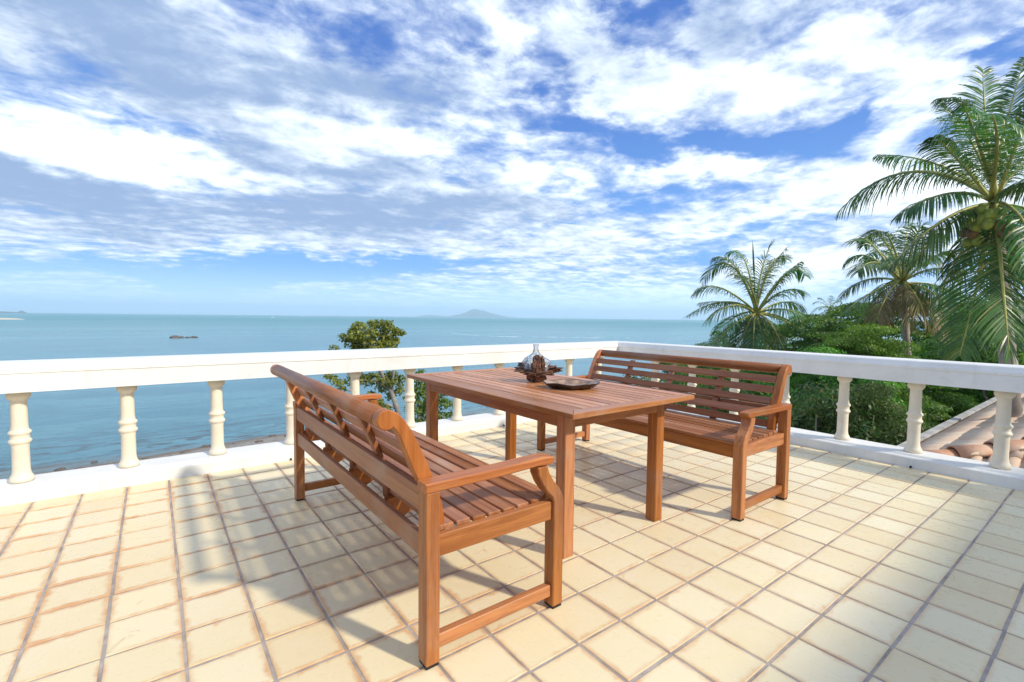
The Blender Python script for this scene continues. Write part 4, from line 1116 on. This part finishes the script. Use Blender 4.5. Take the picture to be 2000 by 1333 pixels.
def palm(name, lab, centre_px, dist, fronds, trunk_px, r_tr, width, nl, seed, dry=(), nuts=None, spear=None, group='coconut palms'):
    C = at(centre_px[0], centre_px[1], dist)
    vdir = ray(*centre_px); vh = Vector((vdir.x, vdir.y, 0)).normalized(); rt = Vector((vh.y, -vh.x, 0)); up = Vector((0, 0, 1))
    bx, by = C.x, C.y
    # trunk base straight under the last trunk point
    lastp = at(trunk_px[-1][0], trunk_px[-1][1], dist); gz = ground_z(lastp.x, lastp.y)
    base = Vector((lastp.x, lastp.y, gz))
    t0 = thing(name, lab, 'palm tree', tuple(base), 0, group)
    mid = [at(x, y, dist) for x, y in trunk_px]
    pts = [C + up * 0.15] + mid + [base]
    dn = []
    for i in range(len(pts) - 1):
        kk = max(3, int((pts[i + 1] - pts[i]).length / 0.16))
        for k in range(kk): dn.append(pts[i].lerp(pts[i + 1], k / kk))
    dn.append(pts[-1])
    rr = [r_tr * (0.62 + 0.38 * min(1, i / 8)) * (1.0 + (0.09 if i % 2 else -0.04)) * (1 + 0.25 * max(0, (i - len(dn) + 10) / 10)) for i in range(len(dn))]
    V, Fc = tube([p - base for p in dn], rr, 12)
    tm = npmesh('trunk', V, Fc, 4); tm.shade_smooth(); link('trunk', tm, M_TRUNK, t0)
    sc_ = dist / F_PX
    def W(rel, dep): # px offsets (right, down), depth metres
        k = 1.0 / max(0.3, (ray(centre_px[0] + rel[0], centre_px[1] + rel[1]).normalized().dot(CF)) / 1.0)
        # place on the plane through the crown facing the viewer
        d = ray(centre_px[0] + rel[0], centre_px[1] + rel[1]); dd = (C - CAM).dot(vh) / d.dot(vh)
        return CAM + d * (dd + dep)
    for i, f in enumerate(fronds):
        (mx, my, md), (tx, ty, td) = f[0], f[1]
        kw = f[2] if len(f) > 2 else {}
        P0 = C + rt * rnd.uniform(-.06, .06) + up * rnd.uniform(-.05, .12); P2 = W((tx, ty), td); M_ = W((mx, my), md)
        P1 = M_ * 2 - (P0 + P2) * 0.5           # the curve passes through the middle point
        v, fc, rv, rf_ = frond_mesh(P0 - base, P1 - base, P2 - base, width * kw.get('w', 1), nl, seed * 100 + i, kw.get('droop', 0.75), kw.get('plane'), broken=kw.get('broken', 0.10))
        n0 = len(v); allv = list(v) + [Vector(a) for a in rv]; allf = fc + [tuple(n0 + k for k in q) for q in rf_]
        me = npmesh('frond', [tuple(a) for a in allv], allf, 4)
        me.materials.append(M_PALM_DRY if kw.get('dry') else M_PALM); me.materials.append(M_RACHIS)
        mi = np.zeros(len(allf), np.int32); mi[len(fc):] = 1; me.polygons.foreach_set('material_index', mi)
        o = link('frond', me, None, t0)
        if kw.get('dry'): o['label'] = 'dry yellow brown frond'
    if spear:
        P2 = W(spear, 0); v, fc = tube([C - base, C.lerp(P2, .5) - base, C.lerp(P2, 0.62) - base, C.lerp(P2, .85) - base, P2 - base], [width * .03, width * .018, width * 0.05, width * .035, .004], 6)
        link('spear_leaf', npmesh('spear_leaf', v, fc, 4), M_PALM, t0)
    if nuts:
        for (dx_, dy_, dep, kind) in nuts:
            p = W((dx_, dy_), dep) - base
            bm = bmesh.new(); bmesh.ops.create_uvsphere(bm, u_segments=12, v_segments=8, radius=0.080)
            for v in bm.verts: v.co.z *= 1.22; v.co.xy *= 1 - 0.12 * (v.co.z / 0.15) ** 2 * 0.5
            link('coconut', mesh_from('coconut', bm, True), M_NUT if kind else M_NUT2, t0, Matrix.Translation(p) @ Matrix.Rotation(rnd.uniform(-.5, .5), 4, 'X'))
    return t0
# leftmost palm
palm('coconut_palm', 'leftmost palm with upright spear leaf, its crown above the railing', (1476, 612), 25,
  [((-65, -22, 0), (-135, 6, 1)), ((-70, -50, -1), (-122, -38, -1)), ((-52, -95, 0.5), (-106, -58, 1)), ((-38, -88, -0.5), (-82, -108, -1), {'droop': .8}), ((-20, -100, 0.4), (-52, -118, .3)),
   ((10, -75, -0.5), (32, -140, -0.5), {'droop': .5}), ((22, -72, 0.5), (60, -128, 1.0)), ((45, -60, 0), (88, -100, 0)), ((60, -78, -0.5), (97, -72, 0)), ((52, -42, -1), (94, -40, -1)), ((55, -22, 1), (96, -6, 1), {'droop': .9}),
   ((50, -8, -1.2), (96, 8, -1.5)), ((70, 22, -0.5), (146, 90, -1), {'droop': .5}), ((60, 12, 1), (112, 55, 1.5)), ((35, 30, -1), (65, 100, -1.2)), ((12, 40, -1), (32, 104, -1.2)), ((-4, 45, -1.2), (-2, 106, -1.2)),
   ((-25, 40, -.8), (-48, 100, -1)), ((-45, 25, -1), (-95, 72, -1)), ((-38, 35, .8), (-70, 90, 1)), ((-50, -20, 1.5), (-110, -20, 2)), ((-45, -15, -1.5), (-100, 18, -2)), ((30, -95, 1.2), (60, -105, 2)), ((-15, -60, -1.5), (-45, -75, -2.5)),
   ((18, 25, .8), (50, 85, 1), {'dry': True}), ((-18, 30, -.8), (-25, 85, -.8), {'dry': True}), ((-35, 5, 1), (-80, 40, 2))],
  [(1476, 660), (1474, 720)], 0.11, 1.0, 50, 1, spear=(-6, -142))
# slender middle palm
palm('coconut_palm', 'slender grey trunked palm in the middle with ragged hanging fronds', (1763, 553), 17.5,
  [((-68, -52, 0), (-110, -38, 0)), ((-75, -5, .5), (-121, 30, 1)), ((-65, 22, -.5), (-112, 58, -1)), ((-60, -75, 0), (-92, -82, .5)), ((-45, -92, .5), (-76, -72, 1)), ((-25, -85, -.5), (-58, -100, -1)), ((-50, -40, -1.4), (-88, -20, -2)),
   ((5, -70, .5), (12, -118, 1)), ((22, -80, -.5), (40, -112, -.5)), ((45, -70, 1), (72, -92, 1)), ((50, -45, 0), (95, -62, 0)), ((60, -28, -.6), (118, -18, -1)), ((50, 2, .5), (105, 20, 1)), ((45, 12, -.5), (98, 50, -1)), ((30, 25, 1), (70, 75, 1)),
   ((-30, 25, -.7), (-50, 72, -1), {'dry': True}), ((-18, 30, .5), (-28, 85, .5), {'dry': True}), ((12, 30, -.8), (22, 88, -1), {'dry': True}), ((28, 28, -.8), (52, 95, -1), {'dry': True}), ((-40, 10, 1), (-70, 60, 1)), ((-45, -60, 1.5), (-70, -40, 2.5)), ((30, -50, -1.5), (55, -40, -2.5)),
   ((40, 30, -.5), (85, 110, -.8), {'dry': True}), ((-22, -50, 1.5), (-35, -30, 2.5)), ((0, -40, -1.5), (-10, -50, -2.5))],
  [(1768, 600), (1769, 650), (1773, 706), (1776, 780)], 0.088, 0.68, 52, 2)
# big coconut palm on the right
palm('coconut_palm', 'big coconut palm on the right with a cluster of nuts under its crown', (1942, 398), 11.8,
  [((-165, -62, 0), (-303, 14, 0), {'w': 1.4, 'droop': 1.15}), ((-110, -76, 1.2), (-228, -95, 1.5), {'w': 1.1, 'droop': 1.1}), ((-90, -20, -.9), (-190, 25, -1.4), {'w': 1.0, 'droop': 1.1}),
   ((-95, 30, -1.0), (-200, 120, -1.5), {'w': 1.3, 'droop': 1.1}), ((-50, -130, .5), (-105, -198, .8), {'w': .9}), ((-30, -165, 0), (-112, -205, -.3), {'w': .8, 'droop': 0.9}), ((-15, -150, .8), (-22, -262, 1.2), {'droop': .35}),
   ((-32, -120, -1.4), (-58, -188, -2.4), {'w': 1.15, 'droop': 1.1}), ((5, -110, -1.6), (-5, -175, -2.8), {'w': 1.2, 'droop': 1.1}), ((22, -150, .3), (60, -285, .5), {'droop': .5}), ((45, -120, -.8), (85, -210, -1.2), {'droop': .9}), ((70, -90, .6), (170, -150, 1)),
   ((60, -40, -1.2), (130, -60, -2), {'droop': 1.0}), ((80, -30, .5), (200, -10, 1)), ((75, 15, -.7), (150, 70, -1.2)), ((50, 60, .8), (110, 170, 1.2)), ((60, 40, -1.3), (90, 190, -2)),
   ((-28, 135, -.9), (-68, 298, -1.3), {'w': 1.3, 'droop': .35, 'broken': .0}), ((14, 135, -1.1), (30, 300, -1.5), {'w': 1.3, 'droop': .35, 'broken': .0}), ((30, 120, .4), (75, 280, .4), {'droop': .5}), ((-60, 85, .6), (-120, 200, .8), {'w': .9}),
   ((-85, 40, .8), (-170, 130, 1.2)), ((-50, 95, -.3), (-95, 235, -.4), {'w': .8}), ((-75, -90, -.6), (-118, -130, -1), {'w': .9, 'droop': .9}), ((-45, -60, 1.6), (-85, -110, 2.6)), ((20, -60, 1.6), (50, -120, 2.8)),
   ((5, 90, .9), (15, 215, 1.2), {'dry': True})],
  [(1946, 450), (1952, 560), (1962, 650), (1970, 720), (1978, 800)], 0.115, 0.60, 68, 3,
  nuts=[(-25, 31, -0.80, 1), (-9, 22, -0.83, 1), (-36, 45, -0.73, 1), (-13, 40, -0.87, 1), (-48, 38, -0.65, 1), (-43, 58, -0.70, 0), (-32, 72, -0.65, 1), (9, 42, -0.80, 0), (18, 58, -0.77, 0), (29, 49, -0.73, 0), (-57, 56, -0.55, 0), (-23, 10, -0.75, 1), (-52, 77, -0.55, 1), (4, 19, -0.80, 1)])
# far small palm
palm('coconut_palm', 'small distant palm just above the green trees, between the two nearer palms', (1620, 606), 62,
  [((-20, -6, 0), (-38, 10, 0)), ((-18, -16, 1), (-32, -12, 1)), ((-10, -18, 0), (-22, -24, 0)), ((2, -16, -1), (4, -28, -1)), ((12, -16, 0), (24, -16, 0)), ((16, -6, 1), (34, 0, 1)), ((14, 4, -1), (28, 18, -1)),
   ((-14, 6, 1), (-28, 24, 1)), ((0, 8, -1), (4, 26, -1)), ((-8, -8, -2), (-20, 0, -3)), ((8, -10, 2), (18, -22, 3))], [(1621, 630), (1622, 660)], 0.18, 0.62, 22, 4)
